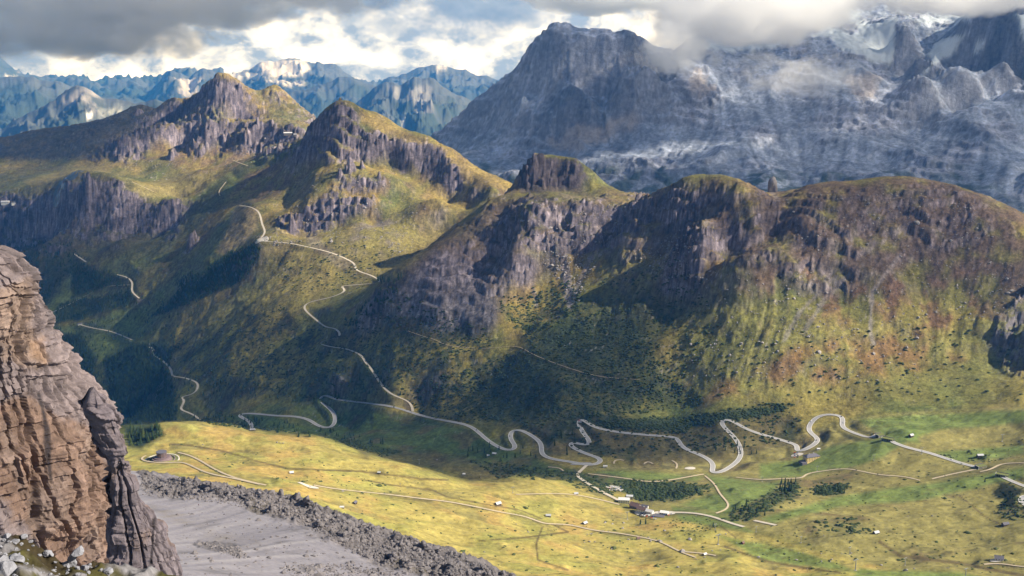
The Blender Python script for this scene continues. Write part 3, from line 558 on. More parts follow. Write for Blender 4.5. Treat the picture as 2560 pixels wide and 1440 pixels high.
stb = perlin(XX / 400, Z / 9 + n2 * 2.5, 150) + 0.7 * perlin(XX / 250, Z / 4 + n2 * 3, 151)
rcol = np.clip(rcol * (1 + 0.55 * stb[..., None]), 0.025, 0.6)
C = C + (rcol - C) * rk[..., None]
speck = sstep(0.30, 0.45, perlin(XX / 7, YY / 7, 140) * perlin(XX / 60, YY / 60, 141) + 0.12 * perlin(XX / 160, YY / 160, 142) + 0.05)
C = lerp3(C, screec, speck * far * 0.6 * (1 - woods))
n5 = fbm(XX + YY * 0.3, YY * 4.5, 42, 5, 160); n6 = fbm(XX * 1.2 - YY * 0.2, YY * 3.0, 14, 3, 161)
mdw = np.clip(ym + rm, 0, 1)
C = C * (1 + mdw[..., None] * (0.34 * n5[..., None] + 0.22 * n6[..., None]))
C = lerp3(C, np.array([0.13, 0.12, 0.045]), mdw * sstep(0.22, 0.42, n5 + 0.5 * n2) * 0.6)
C = lerp3(C, np.array([0.10, 0.075, 0.04]), sstep(9, 4, dpx) * sstep(-0.1, 0.25, n3 + n2) * 0.5)
C = lerp3(C, np.array([0.085, 0.075, 0.075]), reg([(1300,394),(1340,392),(1440,400),(1468,440),(1450,478),(1300,482)], 5, .3) * 0.8)
C = C * (1 + 0.13 * np.clip(n_st, -2, 2)[..., None] * (slm * far)[..., None])
up = sstep(860, 640, V) * far * (V < 1000); C = C * (1 + up[..., None] * np.array([0.05, -0.04, 0.03])); C = lerp3(C, np.array([0.15, 0.115, 0.06]), up * sstep(-0.35, 0.3, n2 + n_st * 0.12) * 0.3 * (1 - rk))
gr = RNG.uniform(-1, 1, Z.shape); pf = perlin(XX / 7, YY / 7, 170) + 0.6 * perlin(XX / 13, YY / 13, 171)
C = C * np.clip(1 + (far * (0.7 + 0.5 * rk))[..., None] * (0.22 * gr + 0.42 * pf)[..., None], 0.3, 2)
C = np.clip(C * (1 + 0.22 * n3[..., None] * (1 - 0.5 * ym[..., None])), 0.008, 0.8)
M_alp = mat_ground('alpine_slope', 0.11, 0.50, 1.0, 0.10, 3.0)
M_mead = mat_ground('meadow_grass', 0.13, 0.30, 0.7, 0.16, 1.6)
# three grounds that meet along shared edges
mline = np.interp(U[200], [-2000, 300, 500, 1180, 1300, 1500, 1700, 5000], [2000, 2010, 2030, 1950, 2000, 2040, 2160, 2160])
k_me = YY < np.interp(qs, qs, mline)[None, :]
k_va = (~k_me) & (YY < 3300)
k_ri = ~(k_me | k_va)
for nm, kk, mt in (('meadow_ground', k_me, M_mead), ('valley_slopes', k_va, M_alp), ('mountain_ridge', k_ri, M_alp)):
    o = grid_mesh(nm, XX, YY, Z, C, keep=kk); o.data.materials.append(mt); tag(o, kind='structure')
def ribbon(P3, wd, lift=0.5):
    t = np.gradient(P3[:, :2], axis=0); t /= np.linalg.norm(t, axis=1)[:, None] + 1e-9; n = np.stack([-t[:, 1], t[:, 0]], 1)
    a = P3.copy(); b = P3.copy(); a[:, :2] += n * wd / 2; b[:, :2] -= n * wd / 2; a[:, 2] += lift; b[:, 2] += lift
    V_ = np.stack([a, b], 1).reshape(-1, 3); i = np.arange(len(P3) - 1) * 2
    return V_, np.stack([i, i + 1, i + 3, i + 2], 1)
M_as = mat_plain('asphalt', (0.37, 0.36, 0.365), 0.9, noise=0.12, nscale=0.05); M_gr = mat_plain('gravel', (0.60, 0.53, 0.43), 0.95, noise=0.15, nscale=0.08); M_pt = mat_plain('trodden_path', (0.52, 0.43, 0.30), 0.95, noise=0.15, nscale=0.1)
M_edge = mat_plain('road_edge_paint', (0.72, 0.70, 0.66), 0.8, noise=0.08)
for nm, mt in (('road', M_as), ('gravel_road', M_gr), ('path', M_pt), ('trail', M_pt)):
    for n_, wd, P3 in paths:
        if n_ != nm: continue
        v_, f_ = ribbon(P3, wd, 0.9); o = mesh_np(nm, v_, f_); o.data.materials.append(mt); tag(o, kind='structure')
        if nm == 'road':
            t = np.gradient(P3[:, :2], axis=0); t /= np.linalg.norm(t, axis=1)[:, None] + 1e-9; n = np.stack([-t[:, 1], t[:, 0]], 1)
            vs = []; fs = []
            for sd_ in (-1, 1):
                c_ = P3.copy(); c_[:, :2] += n * sd_ * wd * 0.47; v_, f_ = ribbon(c_, 1.1, 1.05); fs.append(f_ + sum(len(x) for x in vs)); vs.append(v_)
            e = mesh_np('edge_line', np.concatenate(vs), np.concatenate(fs)); e.data.materials.append(M_edge); e.parent = o
# ================================================================== the high massif with its glacier
MP = []
def PM(u, v, Y): MP.append(pt(u, v, Y))
def PMZ(u, Y, z): q, s = ray(u, 400.0); MP.append(np.array([q * Y, Y, z]))
msky = [(1085,348,7500),(1140,300,7400),(1190,250,7300),(1240,205,7250),(1290,160,7150),(1330,122,7080),(1360,100,7020),(1388,84,7000),(1420,90,7000),(1460,88,7000),(1500,93,7000),(1540,90,7020),(1560,86,7020),(1600,96,7050),(1625,112,7080),(1660,120,7200),(1720,95,7500),(1790,72,7700),(1850,70,7800),(1950,50,8000),(2040,20,8200),(2120,-15,8350),(2200,-30,8400),(2260,10,8200),(2330,25,8000),(2420,20,7900),(2500,0,7900),(2560,-10,7900),(2800,-30,7900)]
for (u, v, Y) in msky:
    PM(u, v, Y); z = pt(u, v, Y)[2]; PMZ(u, Y + 600, z - 380); PMZ(u, Y + 1500, z - 700)
for (u, v, dv, Y, dY) in [(1400,95,120,6980,110),(1460,95,150,6980,120),(1520,98,160,6980,130),(1580,100,120,6990,110),(1620,118,100,7040,110),(1350,125,90,7030,100),
    (1620,180,70,6750,60),(1560,215,60,6700,50),(1500,235,40,6700,30),(1430,240,70,6720,60),
    (2260,60,110,7350,90),(2300,130,110,7150,90),(2240,100,60,7500,60),(2420,70,90,7300,70),(2480,90,110,7150,90),(2540,100,120,7050,80),(2400,190,90,6750,70),(2300,215,100,6600,80),(2520,170,50,6800,40)]:
    PM(u, v, Y); PM(u, v + dv, Y - dY)
for a in [(1150,345,7100),(1250,300,6950),(1300,250,6900),(1300,350,6700),(1200,380,6700),(1150,400,6500),(1400,320,6650),(1500,300,6700),(1400,400,6350),(1300,420,6300),(1500,400,6250),(1500,460,5900),(1600,300,6600),(1600,400,6200),(1600,480,5700),(1700,200,6850),(1740,250,6750),(1700,300,6600),(1700,400,6150),(1700,460,5850),
          (1720,150,7150),(1800,130,7300),(1900,130,7400),(1800,100,7550),(1900,90,7700),(2000,60,7950),(2050,110,7500),(2100,80,7700),(2180,60,7800),(2140,130,7350),(2220,140,7300),(2170,20,8150),(1800,200,6950),(1900,200,6950),(2000,200,6950),(2080,190,7000),(2180,180,7050),(2200,200,6900),(2140,230,6750),(2150,270,6600),(1900,280,6650),(1800,300,6550),(2000,300,6550),(2100,300,6500),(1900,350,6300),(1800,380,6150),(2000,400,6050),(2200,320,6350),(2250,380,6050),(2100,380,6100),(1900,420,5900),(1900,470,5500),(2000,460,5600),(2100,450,5650),(2200,440,5650),(2350,100,7450),(2300,160,7200),(2350,60,7700),(2400,40,7800),(2300,40,7800),(2350,150,7200),(2250,240,6700),(2380,290,6350),(2450,250,6500),(2560,230,6550),(2400,370,6000),(2500,350,6050),(2400,440,5600),(2520,440,5550),(2560,330,6150),(2560,520,5050),(2700,300,6200),(2700,500,5100),(2100,465,5450),(2300,450,5500)]:
    PM(*a)
for a in [(900,8200,-350),(900,6500,-300),(1100,6000,-130),(1300,5600,-20),(1500,5200,-20),(1800,4900,0),(2200,4800,20),(2560,4500,50),(2800,4500,60),(900,5000,-300),(1085,8600,-300)]: PMZ(*a)
MFIT = rbf_fit(MP, c=70.0, lam=1e-3)
mq = np.linspace(-0.16, 0.62, 760); my = np.linspace(4550, 9300, 430)
YY_, _ = None, None
Qm, Ym = np.meshgrid(mq, my); Xm = Qm * Ym; Zmb = rbf_eval(MFIT, Xm, Ym)
Um, Vm = project(Xm, Ym, Zmb)
def slope_of(Z, X, Y):
    dyr = np.gradient(Y, axis=0); dxr = np.gradient(X, axis=0); dxc = np.gradient(X, axis=1); dzr, dzc = np.gradient(Z); zx = dzc / dxc
    return np.hypot(zx, (dzr - zx * dxr) / dyr)
SLm = slope_of(Zmb, Xm, Ym)
ms = streaks(perlin(Xm / 55, Ym / 55, 205) + 0.6 * perlin(Xm / 24, Ym / 24, 206), Zmb, Xm, Ym, 14, 26.0)
ms2 = streaks(perlin(Xm / 190, Ym / 190, 215), Zmb, Xm, Ym, 12, 70.0)
st = sstep(0.5, 1.1, SLm)
mm1 = fbm(Xm, Ym, 420, 6, 221); mm2 = fbm(Xm, Ym, 110, 5, 222)
Zm = Zmb + (ms * 10.0 + ms2 * 22.0) * (0.35 + 0.65 * st) + (ridged(Xm, Ym, 620, 7, 231, 0.42) - 0.4) * 75 + (ridged(Xm, Ym, 130, 5, 241) - 0.4) * (7 + 16 * st)
Zm = Zmb + (Zm - Zmb) * (1 - 0.8 * sstep(170, 110, Vm) * (Um < 1680))
Hm = 55.0; pm = (Zm + mm2 * 60 + (Xm + Ym * 0.4) * 0.10) / Hm; fm = pm - np.floor(pm)
Zm += (sstep(0, 0.35, fm) - fm) * Hm * 0.55 * sstep(-0.2, 0.3, mm1)
mwob = (mm2 * 40 + fbm(Xm, Ym, 40, 3, 250) * 15)
def mreg(poly, f=10, w=1.0): return sstep(-f, f, poly_sd(Um, Vm, poly) + mwob * w)
ice = np.zeros_like(Zm)
for p in [[(1690,130),(1720,95),(1900,80),(2000,75),(2060,30),(2090,-40),(2290,-60),(2260,20),(2240,70),(2235,130),(2225,160),(2180,150),(2110,130),(2060,115),(2000,100),(1960,115),(1880,120),(1800,125),(1720,135)],
          [(2330,105),(2420,75),(2425,85),(2370,140),(2330,165),(2325,130)], [(2290,180),(2340,150),(2330,170),(2290,195)], [(2300,40),(2420,35),(2430,55),(2380,50),(2310,60)], [(2530,20),(2570,30),(2570,110),(2545,70)], [(2430,125),(2460,105),(2450,125)]]:
    ice = np.maximum(ice, mreg(p, 5, 0.35))
nun = np.zeros_like(Zm)
for p in [[(2000,75),(2050,68),(2030,110),(1990,130),(1950,110)], [(2095,85),(2120,68),(2142,78),(2130,90),(2105,92)], [(2140,0),(2240,-10),(2250,50),(2190,60),(2150,50)], [(1720,85),(1790,70),(1760,90)], [(2040,100),(2080,98),(2100,130),(2040,125)]]:
    nun = np.maximum(nun, mreg(p, 5, 0.6))
nsn = fbm(Xm, Ym, 60, 4, 260)
ice = ice * (1 - nun * (0.55 + 0.45 * sstep(-0.2, 0.1, nsn)))
dust = mreg([(2240,0),(2560,0),(2560,60),(2480,90),(2430,60),(2330,90),(2250,60)], 15) * sstep(0.0, 0.12, nsn) * sstep(1.3, 0.7, SLm)
Zm = Zm * (1 - ice) + (Zmb * 0.6 + Zm * 0.4 + 4) * ice + ice * fbm(Xm, Ym, 90, 4, 270) * 14
Zm = np.minimum(Zm, 1120 + fbm(Xm, Ym, 200, 3, 280) * 30)
SLm2 = slope_of(Zm, Xm, Ym)
Cm = np.ones(Zm.shape + (3,)) * np.array([0.31, 0.35, 0.45])  # grey rock painted bluish to stand in for haze and skylight
Cm = lerp3(Cm, np.array([0.40, 0.42, 0.52]), sstep(-0.1, 0.4, mm1)); Cm = lerp3(Cm, np.array([0.20, 0.205, 0.24]), sstep(0.7, 1.6, SLm2 + mm2 * 0.5) * 0.75)
stm = perlin(Xm / 900, (Zm + (Xm + Ym * 0.4) * 0.10) / 22 + mm2 * 2, 290) + 0.6 * perlin(Xm / 500, (Zm + Xm * 0.1) / 9 + mm2 * 3, 291)
Cm = Cm * np.clip(1 + 0.20 * stm + 0.12 * RNG.uniform(-1, 1, Zm.shape) + 0.28 * perlin(Xm / 19, Ym / 19, 292), 0.3, 2)[..., None] * (1 + 0.30 * np.clip(ms, -1.6, 1.6)[..., None]) * (1 + 0.5 * mm2[..., None])
Cm = lerp3(Cm, np.array([0.045, 0.07, 0.045]), mreg([(1080,360),(1280,440),(1300,470),(1450,420),(1620,440),(1900,440),(2100,450),(2320,440),(2400,430),(2560,520),(2560,600),(1000,600)], 25, 1.3) * sstep(-0.25, 0.15, mm2) * 0.85)
Cm = lerp3(Cm, np.array([0.45, 0.40, 0.38]), mreg([(1380,345),(1480,305),(1580,285),(1600,300),(1500,340),(1460,370),(1380,370)], 12, 0.6) * 0.8)  # sunlit streak painted paler and warmer into the rock colour
Cm = lerp3(Cm, np.array([0.45, 0.40, 0.38]), np.maximum(mreg([(2110,190),(2200,195),(2190,240),(2160,255),(2130,230)], 12, 0.6), mreg([(1720,190),(1760,195),(1790,235),(1750,250),(1720,230)], 8, 0.6)) * 0.8)  # smaller sunlit patches painted into the rock the same way
Cm = lerp3(Cm, np.array([0.58, 0.64, 0.70]), np.clip(ice + dust * 0.8, 0, 1))
Cm = np.clip(Cm, 0.01, 0.85)
M_mas = mat_ground('massif_rock', 0.035, 0.38, 1.0, 0.03, 12.0)
M_ice = mat_ground('glacier_ice', 0.012, 0.10, 0.5, 0.02, 6.0, rough=0.6)
icek = ice > 0.5
for nm, kk, mt in (('mountain_massif', ~icek, M_mas), ('glacier', icek, M_ice)):
    o = grid_mesh(nm, Xm, Ym, Zm, Cm, keep=kk); o.data.materials.append(mt); tag(o, kind='structure')
# ================================================================== mountains far behind
def far_range(name, sky_pts, Y, front, base, col, seed, scale, snow=None, nc=420, nr=60, rough=1.0):
    sp = np.array(sky_pts, float); q_, s_ = ray(sp[:, 0], sp[:, 1]); zc = CAM_Z + s_ * Y
    qq = np.linspace(q_.min(), q_.max(), nc); crest = np.interp(qq, q_, zc)
    crest = crest + fbm(qq * Y, qq * 0, scale * 0.8, 6, seed) * scale * 0.16 * rough
    t = np.concatenate([np.linspace(1, 0, nr), -np.linspace(0.05, 1, 12)])
    T, QQ = np.meshgrid(t, qq, indexing='ij'); Yg = Y - T * front; Xg = QQ * Yg
    Cg = crest[None, :] * np.ones_like(T)
    h = Cg - base
    scale = scale * Y / 12000.0
    spur = ridged(QQ * Y, T * front * 0.6, scale, 6, seed + 3) - 0.4
    prof = np.where(T >= 0, 0.30 * (1 - T) + 0.70 * (1 - T) ** 2.2, 1 - np.abs(T) * 0.9)
    Zg = base + h * prof + spur * h * 0.36 * np.clip(np.abs(T) * 6, 0, 1) * np.clip((1 - np.abs(T)) * 3, 0, 1) * rough
    Zg += (ridged(Xg, Yg, scale * 0.3, 4, seed + 9) - 0.4) * scale * 0.10 * np.clip(np.abs(T) * 10, 0.1, 1)
    Ug, Vg = project(Xg, Yg, Zg); n = fbm(Xg, Yg, scale * 0.4, 5, seed + 5)
    K = np.ones(T.shape + (3,)) * np.array(col)
    rockw = sstep(0.55, 0.9, prof + n * 0.6); K = lerp3(K, np.array([0.15, 0.155, 0.17]), rockw * 0.5)
    if snow:
        for poly, cc, f, w in snow: K = lerp3(K, np.array(cc), sstep(-f, f, poly_sd(Ug, Vg, poly) + n * w))
    o = mesh_np(name, np.stack([Xg, Yg, Zg], -1), grid_faces(*Xg.shape), np.clip(K, 0.01, 0.8)); o.data.materials.append(M_far); tag(o, kind='structure'); return o
M_far = mat_ground('far_mountain_rock', 0.006, 0.18, 0.5, 0.006, 20.0)
dk = (0.05, 0.07, 0.06)
far_range('far_mountains', [(700,420),(780,330),(840,290),(880,262),(905,245),(940,222),(965,208),(985,202),(1002,212),(1020,200),(1036,193),(1055,200),(1085,195),(1112,212),(1140,232),(1165,246),(1190,270),(1240,310),(1400,420)], 17000, 5500, -1000, dk, 301, 900,
          [([(1030,230),(1075,225),(1060,300),(1035,310)], (0.25,0.24,0.23), 10, 40), ([(975,215),(1000,215),(990,250)], (0.25,0.24,0.23), 8, 30), ([(1000,285),(1015,280),(1012,330),(1005,330)], (0.5,0.48,0.45), 3, 8)], nc=380, nr=90)
far_range('far_mountains', [(-260,420),(-100,345),(0,322),(60,290),(120,255),(190,222),(215,218),(260,235),(300,240),(340,255),(420,262),(500,285),(620,330)], 15500, 4500, -1000, dk, 311, 900,
          [([(140,240),(230,235),(240,260),(150,260)], (0.35,0.32,0.30), 10, 40), ([(215,285),(232,280),(230,295),(218,297)], (0.75,0.72,0.7), 3, 4), ([(250,270),(300,268),(300,280),(255,280)], (0.32,0.32,0.28), 8, 30)], nc=360, nr=80)
far_range('far_mountains', [(-260,200),(-100,190),(0,192),(50,190),(100,205),(150,205),(200,222),(260,240),(330,262),(400,300)], 22000, 5000, -900, dk, 321, 1200, nc=240, nr=50)
far_range('far_mountains', [(560,330),(640,262),(720,235),(790,212),(850,200),(900,206),(940,214),(1000,235),(1080,260),(1150,300)], 21000, 5000, -900, dk, 331, 1100, nc=240, nr=50)
far_range('far_mountains', [(-260,60),(-60,110),(0,138),(22,160),(45,184),(90,186),(150,196),(200,205),(260,214),(300,205),(340,196),(370,214),(400,200),(430,178),(470,170),(520,178),(560,182)], 30000, 6000, -900, dk, 341, 1500, [([(0,188),(45,190),(60,200),(10,198)], (0.7,0.66,0.62), 4, 8)], nc=300, nr=50, rough=0.7)
far_range('far_mountains', [(330,300),(360,255),(385,235),(405,195),(425,172),(450,175),(475,190),(505,172),(535,175),(560,178),(590,182),(625,175),(655,158),(690,150),(735,148),(760,152),(800,158),(850,168),(885,190),(940,212),(990,195),(1040,172),(1090,160),(1120,166),(1180,182),(1240,196),(1300,210),(1400,260)], 26000, 6500, -900, (0.06,0.075,0.07), 351, 1300,
          [([(640,150),(765,146),(770,170),(745,192),(690,198),(660,190),(620,172)], (0.62,0.56,0.52), 5, 15), ([(610,180),(690,195),(760,205),(765,212),(690,208),(620,195)], (0.75,0.68,0.62), 4, 10), ([(445,195),(500,205),(490,240),(455,240)], (0.5,0.45,0.42), 8, 30), ([(560,175),(610,175),(600,200),(560,195)], (0.6,0.55,0.5), 8, 20), ([(1085,160),(1120,160),(1115,175),(1090,175)], (0.6,0.55,0.5), 5, 10)], nc=520, nr=80)
# broad valley floor under everything, to the horizon
nb_ = 60; gx = np.linspace(-20000, 20000, nb_); gy = np.linspace(-2500, 31500, nb_); GX, GY = np.meshgrid(gx, gy)
GZ = -1150 + fbm(GX, GY, 9000, 4, 361) * 150 
o = mesh_np('valley_floor', np.stack([GX, GY, GZ], -1), grid_faces(nb_, nb_), np.ones((nb_ * nb_, 3)) * np.array([0.045, 0.065, 0.04])); o.data.materials.append(M_far); tag(o, kind='structure')
# ================================================================== scree slope below the towers
SP_ = []
def PS(u, v, Y): SP_.append(pt(u, v, Y))
crest = [(200,1192,960),(350,1188,930),(430,1194,900),(520,1208,870),(600,1222,845),(700,1240,800),(780,1262,775),(850,1288,750),(900,1310,730),(960,1332,712),(1030,1352,692),(1100,1374,672),(1180,1404,650),(1280,1446,622),(1400,1500,590)]
for (u, v, Y) in crest:
    PS(u, v, Y); p = pt(u, v, Y)
    for dy, dz in ((120, 85), (280, 185), (430, 270)): SP_.append(np.array([p[0] * (Y + dy) / Y + dy * 0.15, Y + dy, p[2] - dz]))
for a in [(497,1262,720),(400,1225,800),(350,1250,720),(500,1350,590),(700,1440,500),(450,1440,440),(1000,1440,560),(350,1350,560),(600,1290,690),(800,1340,640),(900,1390,600),(650,1350,600),(300,1440,430),(0,1440,400),(700,1600,380),(1100,1600,450),(300,1600,300),(0,1250,650)]: PS(*a)
SFIT = rbf_fit(SP_, c=25.0, lam=1e-3)
sq = np.linspace(-0.55, 0.16, 620); sy = 250 * (1330 / 250) ** np.linspace(0, 1, 430)
Qs, Ys = np.meshgrid(sq, sy); Xs = Qs * Ys; Zsb = rbf_eval(SFIT, Xs, Ys); Us, Vs = project(Xs, Ys, Zsb)
swob = fbm(Xs, Ys, 60, 5, 401) * 40
def sreg(poly, f=10, w=1.0): return sstep(-f, f, poly_sd(Us, Vs, poly) + swob * w)
rub = sreg([(350,1180),(700,1225),(860,1270),(970,1320),(1100,1360),(1300,1440),(1330,1560),(1120,1470),(900,1400),(830,1350),(720,1290),(560,1255),(430,1250),(350,1235)], 10)
behind = sstep(-8, 12, Ys - np.interp(Us, [c[0] for c in crest], [c[2] for c in crest])); rub = np.maximum(rub, behind)
rub2 = np.maximum(sreg([(500,1350),(580,1365),(600,1390),(540,1375)], 5), sreg([(700,1420),(780,1420),(800,1450),(720,1450)], 5)) 
dn = streaks(perlin(Xs / 9, Ys / 9, 403) + 0.5 * perlin(Xs / 3.5, Ys / 3.5, 404), Zsb, Xs, Ys, 14, 6.0)
Zs = Zsb + dn * 0.22 + rub * ((ridged(Xs, Ys, 38, 5, 411) - 0.35) * 9 + (ridged(Xs, Ys, 11, 4, 412) - 0.35) * 4.0 + perlin(Xs / 3.0, Ys / 3.0, 413) * 1.0) + rub2 * (ridged(Xs, Ys, 9, 3, 414) - 0.2) * 2.2 + fbm(Xs, Ys, 70, 3, 415) * 2.5
sn = fbm(Xs, Ys, 40, 5, 421); sn2 = fbm(Xs, Ys, 6, 4, 422)
Cs = np.ones(Zs.shape + (3,)) * np.array([0.295, 0.275, 0.30])
Cs = lerp3(Cs, np.array([0.37, 0.345, 0.355]), sstep(-0.2, 0.5, dn * 0.5)); Cs = lerp3(Cs, np.array([0.17, 0.16, 0.165]), sstep(0.1, 0.7, -dn * 0.5 + sn) * 0.7)
Cs = lerp3(Cs, np.array([0.21, 0.175, 0.125]), sreg([(380,1270),(450,1290),(560,1330),(640,1350),(560,1350),(440,1310)], 14) * sstep(-0.3, 0.4, dn * 0.5) * 0.6)
rc = np.array([0.155, 0.14, 0.14]) * (1 + 0.7 * sn2[..., None]); Cs = Cs + (rc - Cs) * rub[..., None]; Cs = lerp3(Cs, np.array([0.13, 0.12, 0.12]), rub2 * 0.7)
Cs = lerp3(Cs, np.array([0.10, 0.085, 0.05]), rub * sstep(0.15, 0.4, sn) * 0.5)
M_scr = mat_ground('scree_stone', 0.35, 0.16, 0.5, 0.6, 0.5)
o = grid_mesh('scree_slope', Xs, Ys, Zs, np.clip(Cs, 0.02, 0.7)); o.data.materials.append(M_scr); tag(o, kind='structure')
# ================================================================== the bedded rock towers on the left
def tower(name, edge, left, Yc, depth, ztop, zbot, colfn, seed, nz=420, na=520, power=2.4, amp=1.0, turn=0.0):
    """closed column: at every height the outline is a rounded rectangle; edge gives its right side as seen in the photograph"""
    e = np.array(edge, float); q_, s_ = ray(e[:, 0], e[:, 1]); ze = CAM_Z + s_ * Yc; xe = q_ * Yc
    od = np.argsort(ze); ze = ze[od]; xe = xe[od]
    zz = np.concatenate([np.linspace(zbot, ztop, nz)]); xr = np.interp(zz, ze, xe)
    th = np.linspace(-math.pi * 0.95, math.pi * 0.32, na)      # right side, front, left side; the back is coarse
    th = np.concatenate([th, np.linspace(math.pi * 0.32, math.pi * 1.05, 40)[1:]])
    TH, ZZ = np.meshgrid(th, zz); XR = xr[:, None] * np.ones_like(TH)
    if isinstance(left, list):
        el_ = np.array(left, float); ql, sl_ = ray(el_[:, 0], el_[:, 1]); zl = CAM_Z + sl_ * Yc; ol = np.argsort(zl); left = np.interp(zz, zl[ol], (ql * Yc)[ol])[:, None] * np.ones_like(TH)
    cx = (XR + left) / 2; a = (XR - left) / 2
    cs, sn_ = np.cos(TH), np.sin(TH); pw = 2 / power
    ex = np.sign(cs) * np.abs(cs) ** pw; ey = np.sign(sn_) * np.abs(sn_) ** pw
    bb = depth * (0.6 + 0.4 * sstep(ztop, ztop - 60, ZZ)) * np.clip(a / a.max() * 1.3, 0.15, 1)
    X = cx + a * ex; Y = Yc + bb * ey + turn * (X - XR)
    dx = np.gradient(X, axis=1); dy = np.gradient(Y, axis=1); ds = np.hypot(dx, dy) + 1e-6; s = np.cumsum(ds, axis=1)
    s = s - s[:, na * 4 // 10][:, None]
    nx, ny = dy / ds, -dx / ds
    # vertical faces break back in steps, thin beds run level, cracks run down
    tilt = ZZ + s * 0.05
    big = ridged(s * 0.9, ZZ * 0.45, 26, 4, seed) - 0.4
    crk = -sstep(0.80, 0.97, 1 - np.abs(perlin(s / 6 + perlin(s / 20, ZZ / 14, seed + 1) * 0.35, ZZ / 60, seed + 2)) * 1.5) * 2.2
    bed = perlin(s / 40, tilt / 3.2, seed + 3) * 0.7 + perlin(s / 26, tilt / 1.3, seed + 4) * 0.45 + perlin(s / 12, tilt / 0.6, seed + 6) * 0.22
    bl = np.floor(s / 4.5 + perlin(s / 9, ZZ / 9, seed + 7) * 1.5); bk = (_h(bl.astype(np.int64), np.floor(tilt / 3.4 + perlin(s / 8, ZZ / 8, seed + 8) * 0.8).astype(np.int64), seed) / 4294967296.0 - 0.5) * 1.5
    rough = fbm(s, ZZ, 5, 4, seed + 5) * 1.1
    def hashed(a, b, sd_): return _h(np.floor(a).astype(np.int64), np.floor(b).astype(np.int64), sd_) / 4294967296.0 - 0.5
    wz = perlin(s / 30, ZZ / 30, seed + 31) * 1.2; led = hashed(tilt / 1.7 + wz, s * 0, seed + 32) * 1.5 + hashed(tilt / 5.2 + wz, s * 0 + 3, seed + 33) * 1.6
    b2 = hashed(s / 2.2 + hashed(tilt / 1.7 + wz, s * 0, 9) * 3 + perlin(ZZ / 6, s / 6, seed + 35) * .5, tilt / 1.7 + wz, seed + 34) * 1.0; b3 = hashed(s / 7.5 + perlin(ZZ / 15, s / 15, seed + 36) * .8, tilt / 8.5 + wz, seed + 37) * 2.4
    disp = (big * 5.0 + crk * 1.2 + bed * 0.5 + led + b2 + b3 + rough * 0.8) * amp
    topf = sstep(ztop, ztop - 4, ZZ)
    X = X + nx * disp; Y = Y + ny * disp; Zt = ZZ + perlin(s / 3.0, ZZ / 3, seed + 11) * 0.4
    # cap: last rings draw in to a rough top
    ncap = 14; capX = []; capY = []; capZ = []
    mx, my_ = X[-1].mean(), Y[-1].mean()
    for k in range(1, ncap + 1):
        f = 1 - (k / ncap) ** 1.2; capX.append(mx + (X[-1] - mx) * f); capY.append(my_ + (Y[-1] - my_) * f); capZ.append(Zt[-1] + (1 - f) * 3.5 + perlin(capX[-1] / 2.5, capY[-1] / 2.5, seed + 12) * 1.3)
    X = np.vstack([X] + [c[None] for c in capX]); Y = np.vstack([Y] + [c[None] for c in capY]); Zt = np.vstack([Zt] + [c[None] for c in capZ])
    d2 = np.vstack([disp, np.zeros((ncap, disp.shape[1]))]); s2 = np.vstack([s, np.repeat(s[-1:], ncap, 0)]); 
    Ut, Vt = project(X, Y, Zt); C = colfn(Ut, Vt, s2, Zt, d2) * np.array([0.72, 0.70, 0.75])
    F = grid_faces(*X.shape)
    o = mesh_np(name, np.stack([X, Y, Zt], -1), F, np.clip(C, 0.01, 0.8), smooth=False); o.data.materials.append(M_cliff); tag(o, kind='structure'); return o
M_cliff = mat_ground('bedded_rock', 0.9, 0.22, 0.9, 1.6, 0.25, strat=1.9)
def col_tower(U_, V_, s, z, d):
    n = fbm(s, z, 14, 5, 501); n2_ = fbm(s, z * 3, 4, 4, 502); n3_ = fbm(s, z * 0.35, 9, 4, 503)
    K = np.ones(U_.shape + (3,)) * np.array([0.29, 0.24, 0.22])
    w = sstep(-14, 14, poly_sd(U_, V_, [(-40,1010),(60,1000),(130,1030),(215,1060),(270,1130),(295,1180),(282,1240),(292,1330),(320,1420),(180,1440),(60,1330),(-40,1240)]) + n * 60)
    K = lerp3(K, np.array([0.30, 0.205, 0.145]), w * 0.95); K = lerp3(K, np.array([0.33, 0.25, 0.195]), w * sstep(0.0, 0.4, n3_ + n) * 0.7)
    w2 = sstep(-12, 12, poly_sd(U_, V_, [(-40,740),(70,700),(110,840),(90,900),(-40,900)]) + n * 60); K = lerp3(K, np.array([0.36, 0.26, 0.18]), w2 * 0.7)
    K = lerp3(K, np.array([0.50, 0.31, 0.16]), sstep(-8, 8, poly_sd(U_, V_, [(70,850),(112,840),(118,900),(80,890)]) + n * 30) * 0.5)
    K = lerp3(K, np.array([0.05, 0.045, 0.045]), sstep(9, 1, line_d(U_, V_, [(95,985),(108,1030),(118,1080),(120,1150),(128,1200)]) + n * 12) * 0.9)
    K = lerp3(K, np.array([0.10, 0.095, 0.095]), sstep(0.1, 0.4, n3_ - 0.05) * 0.5 * (1 - w * 0.6))
    bedc = (_h(np.floor((z + s * .05) / 1.7 + perlin(s / 30, z / 30, 632) * 1.2).astype(np.int64), np.floor(s / 9).astype(np.int64), 5) / 4294967296.0 - .5)
    return K * (1 + 0.45 * n2_[..., None] + 0.28 * bedc[..., None] + 0.06 * np.clip(d, -3, 3)[..., None])
